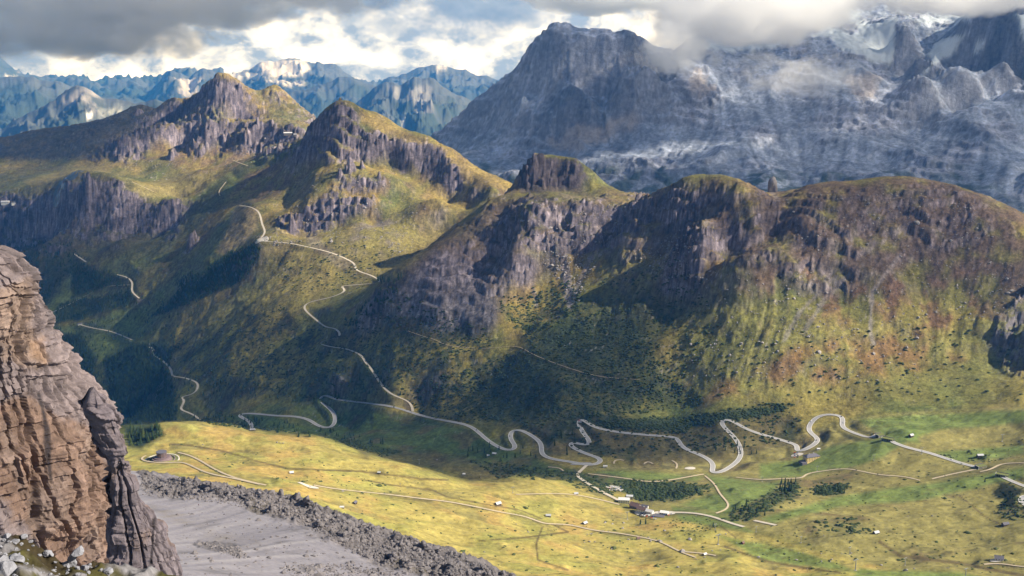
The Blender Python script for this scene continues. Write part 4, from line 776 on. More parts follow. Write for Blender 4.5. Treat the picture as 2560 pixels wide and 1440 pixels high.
def col_pinn(U_, V_, s, z, d):
    n = fbm(s, z, 10, 5, 511); n2_ = fbm(s, z * 2, 3, 4, 512)
    K = np.ones(U_.shape + (3,)) * np.array([0.25, 0.215, 0.215])
    K = lerp3(K, np.array([0.34, 0.24, 0.17]), sstep(0.1, 0.4, n) * 0.5)
    K = lerp3(K, np.array([0.04, 0.035, 0.035]), sstep(5, 1, line_d(U_, V_, [(385,1300),(382,1350),(378,1410)]) + n * 8) * 0.9)
    return K * (1 + 0.5 * n2_[..., None] + 0.07 * np.clip(d, -3, 3)[..., None])
qf = lambda u, Yc: float(ray(u, 1000)[0]) * Yc
tower('rock_tower', [(-60,600),(0,628),(20,637),(44,655),(62,685),(86,705),(98,745),(106,790),(114,840),(138,890),(158,930),(175,962),(205,1005),(226,1035),(250,1090),(275,1150),(285,1250),(300,1400),(330,1600),(360,1900)], -235.0, 330.0, 42, float(CAM_Z + ray(0, 634)[1] * 300) - 6.0, 700, col_tower, 601, turn=0.45)
tower('rock_tower', [(262,1014),(285,1022),(302,1052),(318,1090),(325,1150),(333,1185),(352,1215),(362,1252),(385,1292),(402,1335),(425,1385),(447,1430),(470,1500),(560,1900)], [(204,1010),(212,1040),(232,1090),(268,1150),(266,1240),(282,1330),(296,1430),(310,1600),(330,1900)], 262.0, 12, float(CAM_Z + ray(260, 1016)[1] * 258), 730, col_pinn, 651, nz=420, na=420, amp=0.62, power=2.2)
# ================================================================== clouds that drift over the valley and shade it
HC = 1950.0
def vis_mask(Y, Z):
    s = (Z - CAM_Z) / Y; mx = np.maximum.accumulate(s, axis=0); return s >= mx - 0.0015
CW, CH, CC = 430, 340, 45.0; cx0, cy0 = -6000.0, -2200.0
acc = np.zeros((CH, CW)); wgt = np.zeros((CH, CW))
def want(U_, V_, shade, lit, base=0.0, wb=0):
    s = np.full(U_.shape, base)
    for poly, op, f in shade: s = np.maximum(s, op * sstep(-f, f, poly_sd(U_, V_, poly) + wb))
    for poly, op, f in lit: s = np.minimum(s, 1 - (1 - op) * sstep(-f, f, poly_sd(U_, V_, poly) + wb))
    return s
def splat(X, Y, Z, val, m):
    t = (HC - Z[m]) / SUN_DIR[2]; px = X[m] + SUN_DIR[0] * t; py = Y[m] + SUN_DIR[1] * t
    i = ((py - cy0) / CC).astype(int); j = ((px - cx0) / CC).astype(int); k = (i >= 0) & (i < CH) & (j >= 0) & (j < CW)
    np.add.at(acc, (i[k], j[k]), val[m][k]); np.add.at(wgt, (i[k], j[k]), 1.0)
SH_MID = [([(-300,330),(200,305),(330,250),(420,235),(430,300),(330,350),(285,405),(-300,410)], .85, 12), ([(-300,400),(290,400),(270,440),(330,500),(-300,510)], .55, 14),
 ([(-300,505),(330,505),(440,512),(560,478),(690,395),(765,345),(800,300),(860,330),(820,420),(740,455),(650,480),(585,510),(540,600),(470,670),(560,640),(650,615),(690,650),(640,700),(520,765),(380,800),(500,800),(700,775),(800,755),(860,722),(960,710),(1060,640),(1130,590),(1230,490),(1300,450),(1290,520),(1250,620),(1200,650),(1235,760),(1240,830),(1130,870),(990,950),(960,1005),(1035,1015),(1200,910),(1290,885),(1420,835),(1560,770),(1700,735),(1800,680),(1890,590),(1950,518),(1985,545),(1900,650),(1800,760),(1700,800),(1620,860),(1680,950),(1670,990),(1400,1070),(1290,1085),(1260,1135),(1000,1100),(800,1085),(640,1078),(500,1050),(330,1055),(200,1100),(-300,1100)], .83, 10),
 ([(1950,470),(2060,450),(2400,455),(2500,560),(2460,640),(2300,640),(2100,600),(1990,560)], .6, 25), ([(2200,660),(2400,600),(2560,640),(2560,720),(2440,770),(2200,770)], .55, 25), ([(1600,480),(1720,470),(1720,540),(1640,620),(1500,700),(1500,600)], .45, 14),
 ([(1270,1065),(1480,1035),(1740,1060),(1970,1025),(1990,1060),(1900,1085),(1780,1130),(1600,1162),(1500,1190),(1200,1210),(1050,1168),(900,1127),(1000,1090),(1250,1130)], .72, 10), ([(1295,380),(1465,380),(1470,450),(1400,480),(1290,480)], .6, 8)]
LIT_MID = [([(810,1030),(900,1020),(1010,1040),(900,1065)], .55, 10), ([(600,505),(655,515),(650,570),(600,620),(560,635),(560,590)], 0.05, 6), ([(620,440),(700,400),(770,400),(700,440),(640,470)], .3, 6), ([(460,585),(490,580),(480,620),(450,640)], .2, 5), ([(60,455),(290,400),(280,425),(150,450),(80,470)], .1, 5), ([(300,1010),(560,1040),(560,1060),(300,1100)], .9, 5)]
SH_MAS = [([(900,-200),(2900,-200),(2900,700),(900,700)], .87, 5)]
LIT_MAS = [([(1850,-300),(2900,-300),(2900,40),(2300,70),(2000,90),(1850,90)], .2, 15), ([(1370,352),(1480,305),(1585,280),(1605,298),(1500,340),(1460,372)], .1, 8), ([(1190,375),(1290,335),(1290,360),(1220,395)], .45, 10), ([(2105,185),(2205,190),(2200,245),(2150,262),(2120,230)], .25, 8), ([(1715,190),(1765,190),(1790,240),(1745,250),(1715,230)], .2, 5), ([(2535,20),(2600,20),(2600,120),(2550,80)], 0.0, 5), ([(2080,0),(2240,0),(2240,130),(2100,130)], .6, 15), ([(2330,100),(2420,75),(2420,90),(2340,165)], .4, 8), ([(1920,455),(1960,450),(1960,480),(1920,480)], .2, 5)]
wm = fbm(XX, YY, 120, 4, 701) * 22
splat(XX, YY, Z, want(U, V, SH_MID, LIT_MID, 0, wm), vis_mask(YY, Z) & (np.abs(Q) < 0.56))
splat(Xm, Ym, Zm, want(Um, Vm, SH_MAS, LIT_MAS), vis_mask(Ym, Zm))
splat(Xs, Ys, Zs, np.full(Xs.shape, 0.2), vis_mask(Ys, Zs))
a_, w_ = acc.copy(), wgt.copy()
val = np.where(w_ > 0, a_ / np.maximum(w_, 1e-9), 0); kn = (w_ > 0).astype(float); fill = val * kn; fw = kn.copy()
def blur(A, n=1):
    for _ in range(n):
        A = np.pad(A, 1, mode='edge'); A = (A[:-2, 1:-1] + A[2:, 1:-1] + 2 * A[1:-1, 1:-1]) / 4
        A = np.pad(A, 1, mode='edge'); A = (A[1:-1, :-2] + A[1:-1, 2:] + 2 * A[1:-1, 1:-1]) / 4
    return A
for k in range(7):
    b = blur(fill, 2); bw = blur(fw, 2); upd = kn < 0.5
    fill = np.where(upd, b, val); fw = np.where(upd, bw, 1.0)
cv = np.where(fw > 0.03, fill / np.maximum(fw, 1e-6), 0) * sstep(0.02, 0.3, fw)
cv = blur(cv, 1)
for (u, v, Y, R_) in [(1900, 40, 6500, 620), (2010, 185, 6100, 250), (2400, 5, 6400, 450)]:  # openings cut in the unseen clouds so sun reaches the summit vapour
    p = pt(u, v, Y); t = (HC - p[2]) / SUN_DIR[2]; j0 = (p[0] + SUN_DIR[0] * t - cx0) / CC; i0 = (p[1] + SUN_DIR[1] * t - cy0) / CC; jj, ii = np.meshgrid(np.arange(CW), np.arange(CH)); cv *= 1 - 0.9 * sstep(1.05, 0.7, np.hypot(jj - j0, ii - i0) * CC / R_)
for (u, v, Y, R_) in [(330, 0, 8300, 2100), (-100, 0, 8300, 1800), (700, 0, 8300, 1300), (230, 105, 8000, 1100)]:  # unseen cloud cover added only to shade the grey deck volumes
    p = pt(u, v, Y); t = (HC - p[2]) / SUN_DIR[2]; j0 = (p[0] + SUN_DIR[0] * t - cx0) / CC; i0 = (p[1] + SUN_DIR[1] * t - cy0) / CC; jj, ii = np.meshgrid(np.arange(CW), np.arange(CH)); cv = np.maximum(cv, 0.88 * sstep(1.1, 0.75, np.hypot(jj - j0, ii - i0) * CC / R_ + fbm(jj * 1.0, ii * 1.0, 14, 4, 733) * 0.3))
gx_ = cx0 + (np.arange(CW) + 0.5) * CC; gy_ = cy0 + (np.arange(CH) + 0.5) * CC; GXc, GYc = np.meshgrid(gx_, gy_)
inside = cv > 0.06
# separate clouds: label connected patches
lab = np.zeros(cv.shape, int); cur = 0
todo = inside.copy()
while todo.any():
    seed = np.argwhere(todo)[0]; cur += 1; fr = np.zeros_like(todo); fr[tuple(seed)] = True
    while True:
        g = fr.copy(); g[1:] |= fr[:-1]; g[:-1] |= fr[1:]; g[:, 1:] |= fr[:, :-1]; g[:, :-1] |= fr[:, 1:]; g &= inside
        if (g == fr).all(): break
        fr = g
    lab[fr] = cur; todo &= ~fr
def cloud_mat():
    m = bpy.data.materials.new('cloud_vapour'); m.use_nodes = True; t = m.node_tree; t.nodes.clear()
    ou = t.nodes.new('ShaderNodeOutputMaterial'); tr = t.nodes.new('ShaderNodeBsdfTransparent'); df = N(t, 'ShaderNodeBsdfDiffuse', Color=(0.85, 0.86, 0.88, 1)); tl = N(t, 'ShaderNodeBsdfTranslucent', Color=(0.8, 0.82, 0.85, 1))
    mx = N(t, 'ShaderNodeMixShader', Fac=0.25); L(t, df.outputs[0], mx.inputs[1]); L(t, tl.outputs[0], mx.inputs[2])
    at = N(t, 'ShaderNodeAttribute', _attribute_name='dens'); geo = t.nodes.new('ShaderNodeNewGeometry'); nz = N(t, 'ShaderNodeTexNoise', Scale=0.006, Detail=6, Roughness=0.6); L(t, geo.outputs['Position'], nz.inputs['Vector'])
    f = math_node(t, 'ADD', at.outputs['Fac'], math_node(t, 'MULTIPLY', math_node(t, 'SUBTRACT', nz.outputs[0], 0.5), math_node(t, 'MULTIPLY', math_node(t, 'MULTIPLY', at.outputs['Fac'], math_node(t, 'SUBTRACT', 1.0, at.outputs['Fac'])), 3.2)), clamp=True)
    m2 = t.nodes.new('ShaderNodeMixShader'); L(t, f, m2.inputs[0]); L(t, tr.outputs[0], m2.inputs[1]); L(t, mx.outputs[0], m2.inputs[2]); L(t, m2.outputs[0], ou.inputs[0]); return m
M_cl = cloud_mat()
puff = fbm(GXc, GYc, 700, 5, 711) * 0.7 + np.abs(fbm(GXc, GYc, 260, 4, 712)) * 0.8
thick = np.sqrt(np.clip(cv, 0, 1)); thick = blur(thick, 3)
for c in range(1, cur + 1):
    kk = lab == c
    if kk.sum() < 14: continue
    k2 = kk.copy(); k2[1:] |= kk[:-1]; k2[:, 1:] |= kk[:, :-1]; k2[:-1] |= kk[1:]; k2[:, :-1] |= kk[:, 1:]
    idx = -np.ones(cv.shape, int); idx[k2] = np.arange(k2.sum()); n = k2.sum()
    op = np.clip(cv, 0, 0.97) * kk; al = 1 - np.sqrt(1 - op)
    top = HC + 10 + thick * (150 + 260 * puff); bot = HC - 10 - thick * (25 + 30 * puff)
    top = np.where(kk, np.maximum(top, HC + 5), HC); bot = np.where(kk, np.minimum(bot, HC - 5), HC)
    Vt_ = np.stack([GXc[k2], GYc[k2], top[k2]], 1); Vb_ = np.stack([GXc[k2], GYc[k2], bot[k2]], 1)
    q4 = np.stack([idx[:-1, :-1], idx[:-1, 1:], idx[1:, 1:], idx[1:, :-1]], -1).reshape(-1, 4); q4 = q4[(q4 >= 0).all(1)]
    o = mesh_np('cloud', np.concatenate([Vt_, Vb_]), np.concatenate([q4, q4[:, ::-1] + n]), extra={'dens': np.concatenate([al[k2], al[k2]])}); o.data.materials.append(M_cl); tag(o, kind='stuff')
# ================================================================== vapour that hangs about the high summits (true volumes)
def vapour(name, u, v, Y, w, h, d, dens, thr, scale, seed, lab):
    c = pt(u, v, Y); bm = bmesh.new(); bmesh.ops.create_icosphere(bm, subdivisions=3, radius=1.0)
    for vv in bm.verts: vv.co *= 1.0
    me = bpy.data.meshes.new(name); bm.to_mesh(me); bm.free(); o = bpy.data.objects.new(name, me); COL.objects.link(o)
    o.location = c; o.scale = (w / 2, d / 2, h / 2)
    m = bpy.data.materials.new(name + '_vapour'); m.use_nodes = True; t = m.node_tree; t.nodes.clear()
    ou = t.nodes.new('ShaderNodeOutputMaterial'); pv = t.nodes.new('ShaderNodeVolumePrincipled'); pv.inputs['Color'].default_value = (0.995, 0.995, 0.997, 1); pv.inputs['Anisotropy'].default_value = 0.25
    tc_ = t.nodes.new('ShaderNodeTexCoord'); ln = N(t, 'ShaderNodeVectorMath', _operation='LENGTH'); L(t, tc_.outputs['Object'], ln.inputs[0])
    geo = t.nodes.new('ShaderNodeNewGeometry'); mp = N(t, 'ShaderNodeVectorMath', _operation='MULTIPLY'); L(t, geo.outputs['Position'], mp.inputs[0]); mp.inputs[1].default_value = (scale, scale, scale * 1.5)
    ad = N(t, 'ShaderNodeVectorMath', _operation='ADD'); L(t, mp.outputs[0], ad.inputs[0]); ad.inputs[1].default_value = (seed * 3.7, seed * 1.3, seed * 2.1)
    nz = N(t, 'ShaderNodeTexNoise', Scale=1.0, Detail=6, Roughness=0.6, Distortion=0.3); L(t, ad.outputs[0], nz.inputs['Vector'])
    nb2 = N(t, 'ShaderNodeTexNoise', Scale=0.33, Detail=2, Roughness=0.5); L(t, ad.outputs[0], nb2.inputs['Vector'])
    f = math_node(t, 'ADD', math_node(t, 'MULTIPLY', nz.outputs[0], 3.8), math_node(t, 'MULTIPLY', nb2.outputs[0], 1.6))
    f = math_node(t, 'SUBTRACT', f, math_node(t, 'MULTIPLY', math_node(t, 'POWER', ln.outputs['Value'], 2.0), 1.6))
    f = math_node(t, 'SUBTRACT', f, thr); f = math_node(t, 'MAXIMUM', f, 0.0); f = math_node(t, 'MULTIPLY', math_node(t, 'MINIMUM', f, 0.6), dens / 0.6)
    L(t, f, pv.inputs['Density']); L(t, pv.outputs[0], ou.inputs['Volume']); me.materials.append(m)
    tag(o, lab, 'cloud'); return o
vapour('cloud', 1880, 30, 6500, 1500, 420, 900, 0.010, 1.55, 1 / 260, 1, 'thick white cloud bank resting on the crest beside the glacier')
vapour('cloud', 1700, 130, 6300, 560, 420, 400, 0.010, 1.85, 1 / 130, 2, 'thin torn wisp drifting down the wall right of the flat summit')
vapour('cloud', 2010, 180, 6100, 980, 420, 400, 0.006, 2.15, 1 / 150, 3, 'faint ragged vapour in front of the rock below the glacier')
vapour('cloud', 2420, -10, 6400, 1300, 260, 900, 0.012, 1.6, 1 / 240, 4, 'grey cloud edge veiling the highest crags at upper right')
vapour('cloud', 330, -10, 8300, 4600, 640, 1500, 0.008, 1.62, 1 / 420, 5, 'wide dark grey cloud deck across the upper left')
vapour('cloud', 170, 90, 8000, 2600, 420, 900, 0.008, 1.75, 1 / 300, 6, 'grey cloud roll sagging low over the blue ranges at left')
vapour('cloud', 1560, -20, 9800, 2600, 420, 1200, 0.009, 1.5, 1 / 380, 8, 'soft grey cloud sheet behind the flat summit')
# ================================================================== woods, dwarf pine, loose stones
def in_poly(poly, n, rng):
    p = np.array(poly, float); out = []
    lo, hi = p.min(0), p.max(0)
    while len(out) < n:
        c = rng.uniform(lo, hi, (n * 2, 2)); ok = np.zeros(len(c), bool)
        for i in range(len(p)):
            a, b = p[i], p[(i + 1) % len(p)]
            if a[1] == b[1]: continue
            ok ^= ((a[1] > c[:, 1]) != (b[1] > c[:, 1])) & (c[:, 0] < (b[0] - a[0]) * (c[:, 1] - a[1]) / (b[1] - a[1]) + a[0])
        out += list(c[ok])
    return np.array(out[:n])
def z_at(x, y):
    c = np.interp(x / y, qs, np.arange(len(qs))); r = np.log(y / ys[0]) / lnY
    return bil(Z, r, c)
def scatter(name, protos, P3, sc, rot, mat, col=None, kind='stuff', smooth=False, tilt=None):
    """many small pieces as one mesh: P3 places, sc sizes (n or n x 3)"""
    n = len(P3); sc = np.asarray(sc, float); sc = sc[:, None] * np.ones(3) if sc.ndim == 1 else sc
    which = RNG.integers(0, len(protos), n); VV = []; FF = []; CCc = []; off = 0
    for k, (pv, pf) in enumerate(protos):
        i = np.where(which == k)[0]
        if not len(i): continue
        v = pv[None] * sc[i][:, None, :]; c, s = np.cos(rot[i])[:, None], np.sin(rot[i])[:, None]
        x = v[..., 0] * c - v[..., 1] * s; y = v[..., 0] * s + v[..., 1] * c
        v = np.stack([x, y, v[..., 2]], -1) + P3[i][:, None, :]
        VV.append(v.reshape(-1, 3)); FF.append((pf[None] + (np.arange(len(i)) * len(pv))[:, None, None] + off).reshape(-1, 3)); off += len(i) * len(pv)
        if col is not None: CCc.append(np.repeat(col[i][:, None], len(pv), 1).reshape(-1, 3))
    o = mesh_np(name, np.concatenate(VV), np.concatenate(FF), np.concatenate(CCc) if col is not None else None, smooth=smooth); o.data.materials.append(mat); tag(o, kind=kind); return o
def bm_arrays(bm):
    bmesh.ops.triangulate(bm, faces=bm.faces); bm.verts.index_update()
    v = np.array([x.co[:] for x in bm.verts]); f = np.array([[q.index for q in x.verts] for x in bm.faces]); return v, f
def conifer_bm(layers, sides, seed, crown_r=0.22, start=0.06):
    """crown 1 m tall: tiers of drooping, uneven boughs"""
    r = random.Random(seed); bm = bmesh.new()
    for k in range(layers):
        t = k / layers; z0 = start + (1 - start) * t; zt = min(1.0, z0 + (1 - start) / layers * (1.9 if k < layers - 1 else 1.05)); R = crown_r * (1 - t) ** 0.85 * r.uniform(0.85, 1.15) + 0.012
        top = bm.verts.new((r.uniform(-.01, .01), r.uniform(-.01, .01), zt)); ring = []; a0 = r.uniform(0, 6.28)
        for j in range(sides * 2):
            a = a0 + j * math.pi / sides; rr = R * (r.uniform(0.85, 1.15) if j % 2 == 0 else r.uniform(0.45, 0.62)); ring.append(bm.verts.new((math.cos(a) * rr, math.sin(a) * rr, z0 + (0.0 if j % 2 == 0 else 0.035) + r.uniform(-.012, .012))))
        for j in range(len(ring)): bm.faces.new((ring[j], ring[(j + 1) % len(ring)], top))
        bm.faces.new(ring[::-1])
    return bm
def blob_bm(seed, sub=1, rough=0.35, flat=1.0):
    r = random.Random(seed); bm = bmesh.new(); bmesh.ops.create_icosphere(bm, subdivisions=sub, radius=1.0)
    for v in bm.verts: v.co *= r.uniform(1 - rough, 1 + rough); v.co.z = max(v.co.z * flat, -0.35)
    return bm
def rock_bm(seed, sub=1, rough=0.3):
    r = random.Random(seed); bm = bmesh.new(); bmesh.ops.create_icosphere(bm, subdivisions=sub, radius=1.0)
    cuts = [(Vector((r.gauss(0, 1), r.gauss(0, 1), r.gauss(0, 1))).normalized(), r.uniform(0.45, 0.8)) for _ in range(7)]
    for v in bm.verts:
        for n, d in cuts:
            e = v.co.dot(n) - d
            if e > 0: v.co -= n * e
        v.co *= r.uniform(1 - rough * 0.3, 1 + rough * 0.3)
    return bm
FAR_TREES = [bm_arrays(conifer_bm(3, 4, 20 + k, 0.24)) for k in range(4)]
BLOBS = [bm_arrays(blob_bm(40 + k)) for k in range(5)]; ROCKS = [bm_arrays(rock_bm(60 + k)) for k in range(6)]
def mat_leaf(name, c1, c2):
    m = bpy.data.materials.new(name); m.use_nodes = True; t = m.node_tree; b = t.nodes['Principled BSDF']; b.inputs['Roughness'].default_value = 0.9; b.inputs['Specular IOR Level'].default_value = 0.1
    geo = t.nodes.new('ShaderNodeNewGeometry'); n1 = N(t, 'ShaderNodeTexNoise', Scale=0.05, Detail=4); L(t, geo.outputs['Position'], n1.inputs['Vector']); n2 = N(t, 'ShaderNodeTexNoise', Scale=0.8, Detail=3); L(t, geo.outputs['Position'], n2.inputs['Vector'])
    f = math_node(t, 'ADD', math_node(t, 'MULTIPLY', n1.outputs[0], 1.6), math_node(t, 'MULTIPLY_ADD', n2.outputs[0], 1.0, -0.8), clamp=True); L(t, mixc(t, f, c1, c2), b.inputs['Base Color']); return m
M_con = mat_leaf('conifer_needles', (0.018, 0.038, 0.016), (0.055, 0.085, 0.03)); M_conl = mat_leaf('larch_needles', (0.05, 0.075, 0.02), (0.10, 0.12, 0.03)); M_pine = mat_leaf('dwarf_pine', (0.022, 0.042, 0.016), (0.065, 0.080, 0.028)); M_shr = mat_leaf('alder_bush', (0.05, 0.075, 0.025), (0.10, 0.11, 0.04))
def place_many(polys, Zg=None, lift=0.0):
    pts = []
    for poly, n in polys:
        for (u, v) in in_poly(poly, n, RNG):
            p = surf_at(u, v, Z); pts.append(p)
    P3 = np.array(pts); jx = RNG.normal(0, 6, (len(P3), 2)); P3[:, :2] += jx; P3[:, 2] = z_at(P3[:, 0], P3[:, 1]) + lift; return P3
P3 = place_many([(WOODS[0][0], 500), (WOODS[1][0], 900), (WOODS[2][0], 1100), (WOODS[3][0], 900), (WOODS[4][0], 250), (WOODS[5][0], 120), (WOODS[6][0], 260), ([(860,800),(1010,695),(1010,710),(880,830)], 70), ([(110,800),(340,745),(500,760),(500,860),(120,960)], 160), ([(450,1040),(560,1030),(900,1090),(900,1110),(640,1070)], 80), ([(400,860),(1000,930),(1000,1000),(480,1000)], 120)])
hgt = RNG.uniform(7, 14, len(P3)); scatter('forest', FAR_TREES, P3, hgt, RNG.uniform(0, 6.3, len(P3)), M_con)
sh_polys = [(WOODS[7][0], 900), (WOODS[8][0], 700), (WOODS[9][0], 260), (WOODS[10][0], 200), (WOODS[11][0], 350), (WOODS[12][0], 420), (WOODS[14][0], 60), (WOODS[15][0], 80), ([(1290,880),(1500,770),(1600,820),(1660,930),(1760,1000),(1500,1060),(1290,1060)], 1900), ([(1000,980),(1290,880),(1290,1060),(1060,1040)], 700), ([(850,820),(980,720),(1240,850),(1000,960)], 700), ([(1240,760),(1420,700),(1480,760),(1320,860)], 500), ([(380,860),(700,760),(900,860),(1000,960),(900,1010),(480,960)], 1100), ([(1500,700),(1700,640),(1800,800),(1700,960),(1600,860)], 450), ([(1290,1060),(2000,1040),(1960,1110),(1500,1150)], 450), ([(700,600),(1000,620),(900,720),(700,740)], 260), ([(1700,850),(2560,800),(2560,1000),(1800,1000)], 220), ([(1490,1215),(1545,1205),(1560,1225),(1500,1225)], 40)]
P3 = place_many(sh_polys, lift=0.2); s_ = RNG.uniform(1.6, 4.6, len(P3)); s3 = np.stack([s_ * RNG.uniform(.8, 1.5, len(s_)), s_, s_ * RNG.uniform(.35, .6, len(s_))], 1)
scatter('dwarf_pine_scrub', BLOBS, P3, s3, RNG.uniform(0, 6.3, len(P3)), M_pine, smooth=False)
P3 = place_many([([(320,1075),(400,1062),(410,1095),(330,1120)], 60), ([(1100,1225),(1700,1300),(1600,1380),(1300,1330)], 60), ([(1680,1290),(1800,1300),(1790,1345),(1650,1330)], 90), ([(700,1190),(1000,1195),(900,1240)], 40), ([(2300,1140),(2500,1120),(2500,1160)], 60), ([(1850,1290),(2500,1330),(2560,1440),(2100,1400)], 200), ([(400,1090),(900,1150),(1300,1250),(1900,1340),(2300,1440),(1300,1440),(800,1250),(420,1180)], 420), ([(1900,1200),(2560,1080),(2560,1300),(1960,1300)], 260), ([(1640,1210),(1760,1225),(1700,1245)], 120), ([(560,940),(900,980),(900,1000)], 40)], lift=0.1)
s_ = RNG.gamma(2.2, 0.45, len(P3)) + 0.35; s3 = np.stack([s_ * 1.3, s_, s_ * .55], 1); scatter('low_bushes', BLOBS, P3, s3, RNG.uniform(0, 6.3, len(P3)), M_shr)
# loose stones on the slopes
M_stone = mat_plain('loose_stone', (0.30, 0.275, 0.27), 0.95, noise=0.3, nscale=0.05)
P3 = place_many([([(700,440),(1000,420),(1100,560),(1000,640),(760,600)], 500), ([(280,400),(560,400),(640,340),(740,360),(600,420),(400,460)], 420), ([(640,590),(760,600),(700,615),(650,612)], 160), ([(950,560),(1050,590),(980,650)], 160), ([(1300,500),(1600,500),(1500,640),(1300,640)], 260), ([(1340,640),(1500,640),(1440,760)], 320), ([(1960,480),(2400,470),(2500,620),(2000,640)], 350), ([(1700,640),(2200,700),(2300,850),(1800,820)], 260), ([(1560,640),(1760,560),(1700,720)], 240), ([(780,280),(740,260),(700,230),(800,300)], 60), ([(1320,1290),(1900,1340),(2400,1430),(1500,1430)], 60), ([(1700,820),(2300,820),(2300,960),(1700,940)], 300), ([(2200,650),(2560,650),(2560,800),(2200,800)], 260)], lift=0.0)
s_ = RNG.gamma(2.0, 0.8, len(P3)) + 0.7; s3 = np.stack([s_, s_ * RNG.uniform(.6, 1, len(s_)), s_ * RNG.uniform(.5, .9, len(s_))], 1); scatter('loose_stones', ROCKS, P3, s3, RNG.uniform(0, 6.3, len(P3)), M_stone)
# rubble on the scree
def zs_at(x, y):
    return bil(Zs, np.log(y / sy[0]) / math.log(sy[1] / sy[0]), np.interp(x / y, sq, np.arange(len(sq))))
def surf_s(u, v):
    q, s = ray(u, v); c = float(np.interp(q, sq, np.arange(len(sq)))); c0 = int(min(c, len(sq) - 2)); f = c - c0; col = Zs[:, c0] * (1 - f) + Zs[:, c0 + 1] * f
    d = col - (CAM_Z + s * sy); k = int(np.argmax(d >= 0))
    if d[k] < 0 or k == 0: k = int(np.argmax(d))
    return np.array([q * sy[k], sy[k], col[k]])
RUB = [([(350,1185),(560,1212),(700,1235),(900,1305),(1100,1372),(1290,1445),(1100,1440),(900,1390),(820,1340),(700,1290),(560,1260),(360,1240)], 5200), ([(500,1350),(600,1370),(620,1400),(530,1380)], 160), ([(700,1415),(900,1410),(1000,1440),(720,1450)], 420), ([(440,1260),(900,1340),(900,1440),(460,1440)], 260), ([(1000,1380),(1250,1440),(900,1440)], 500)]
pr = np.array([surf_s(u, v) for poly, n in RUB for (u, v) in in_poly(poly, n, RNG)])
pr[:, :2] += RNG.normal(0, 1.2, (len(pr), 2)); pr[:, 2] = zs_at(pr[:, 0], pr[:, 1])
s_ = RNG.gamma(1.6, 0.36, len(pr)) + 0.22; s3 = np.stack([s_ * RNG.uniform(.8, 1.4, len(s_)), s_, s_ * RNG.uniform(.5, 1.0, len(s_))], 1)
M_rub = mat_plain('rubble_stone', (0.21, 0.19, 0.19), 0.95, noise=0.35, nscale=0.25, bump=0.5); scatter('rubble', ROCKS, pr, s3, RNG.uniform(0, 6.3, len(pr)), M_rub)
# ================================================================== things: buildings, lifts, trees, cars
def part(name, bm, mat, parent, label=None, smooth=False):
    me = bpy.data.meshes.new(name); bm.to_mesh(me); bm.free()
    if smooth: me.polygons.foreach_set('use_smooth', [True] * len(me.polygons))
    o = bpy.data.objects.new(name, me); COL.objects.link(o); me.materials.append(mat); o.parent = parent
    if label: o['label'] = label
    return o
def empty(name, loc, rz, label, cat, group=None):
    o = bpy.data.objects.new(name, None); COL.objects.link(o); o.location = loc; o.rotation_euler = (0, 0, rz); o.empty_display_size = 2; return tag(o, label, cat, group)
def box(bm, x0, x1, y0, y1, z0, z1):
    v = [bm.verts.new((x, y, z)) for z in (z0, z1) for y in (y0, y1) for x in (x0, x1)]
    for f in ((0, 2, 3, 1), (4, 5, 7, 6), (0, 1, 5, 4), (2, 6, 7, 3), (0, 4, 6, 2), (1, 3, 7, 5)): bm.faces.new([v[i] for i in f])
def BM(*boxes):
    bm = bmesh.new()
    for b in boxes: box(bm, *b)
    return bm
def cyl(bm, x, y, z0, z1, r0, r1, n=12):
    a = [bm.verts.new((x + r0 * math.cos(i * 2 * math.pi / n), y + r0 * math.sin(i * 2 * math.pi / n), z0)) for i in range(n)]
    b = [bm.verts.new((x + r1 * math.cos(i * 2 * math.pi / n), y + r1 * math.sin(i * 2 * math.pi / n), z1)) for i in range(n)]
    for i in range(n): bm.faces.new((a[i], a[(i + 1) % n], b[(i + 1) % n], b[i]))
    bm.faces.new(a[::-1]); bm.faces.new(b)
def gable(bm, x0, x1, y0, y1, z0, h, t=0.25, ov=0.5):
    """two sloping roof slabs, ridge along x"""
    ym = (y0 + y1) / 2; k = h / (ym - y0)
    for s in (-1, 1):
        ye = (y0 - ov) if s < 0 else (y1 + ov); ze = z0 - ov * k
        p = [(x0 - ov, ye, ze), (x1 + ov, ye, ze), (x1 + ov, ym + s * 0.0, z0 + h), (x0 - ov, ym, z0 + h)]
        a = [bm.verts.new(q) for q in p]; b = [bm.verts.new((q[0], q[1], q[2] + t)) for q in p]
        bm.faces.new(a); bm.faces.new(b[::-1])
        for i in range(4): bm.faces.new((a[i], b[i], b[(i + 1) % 4], a[(i + 1) % 4]))
def gwall(bm, x0, x1, y0, y1, z0, h):
    """gable ends"""
    ym = (y0 + y1) / 2
    for xx in (x0, x1):
        for d in (0,):
            a = [bm.verts.new(q) for q in ((xx, y0, z0), (xx, y1, z0), (xx, ym, z0 + h))]; bm.faces.new(a)
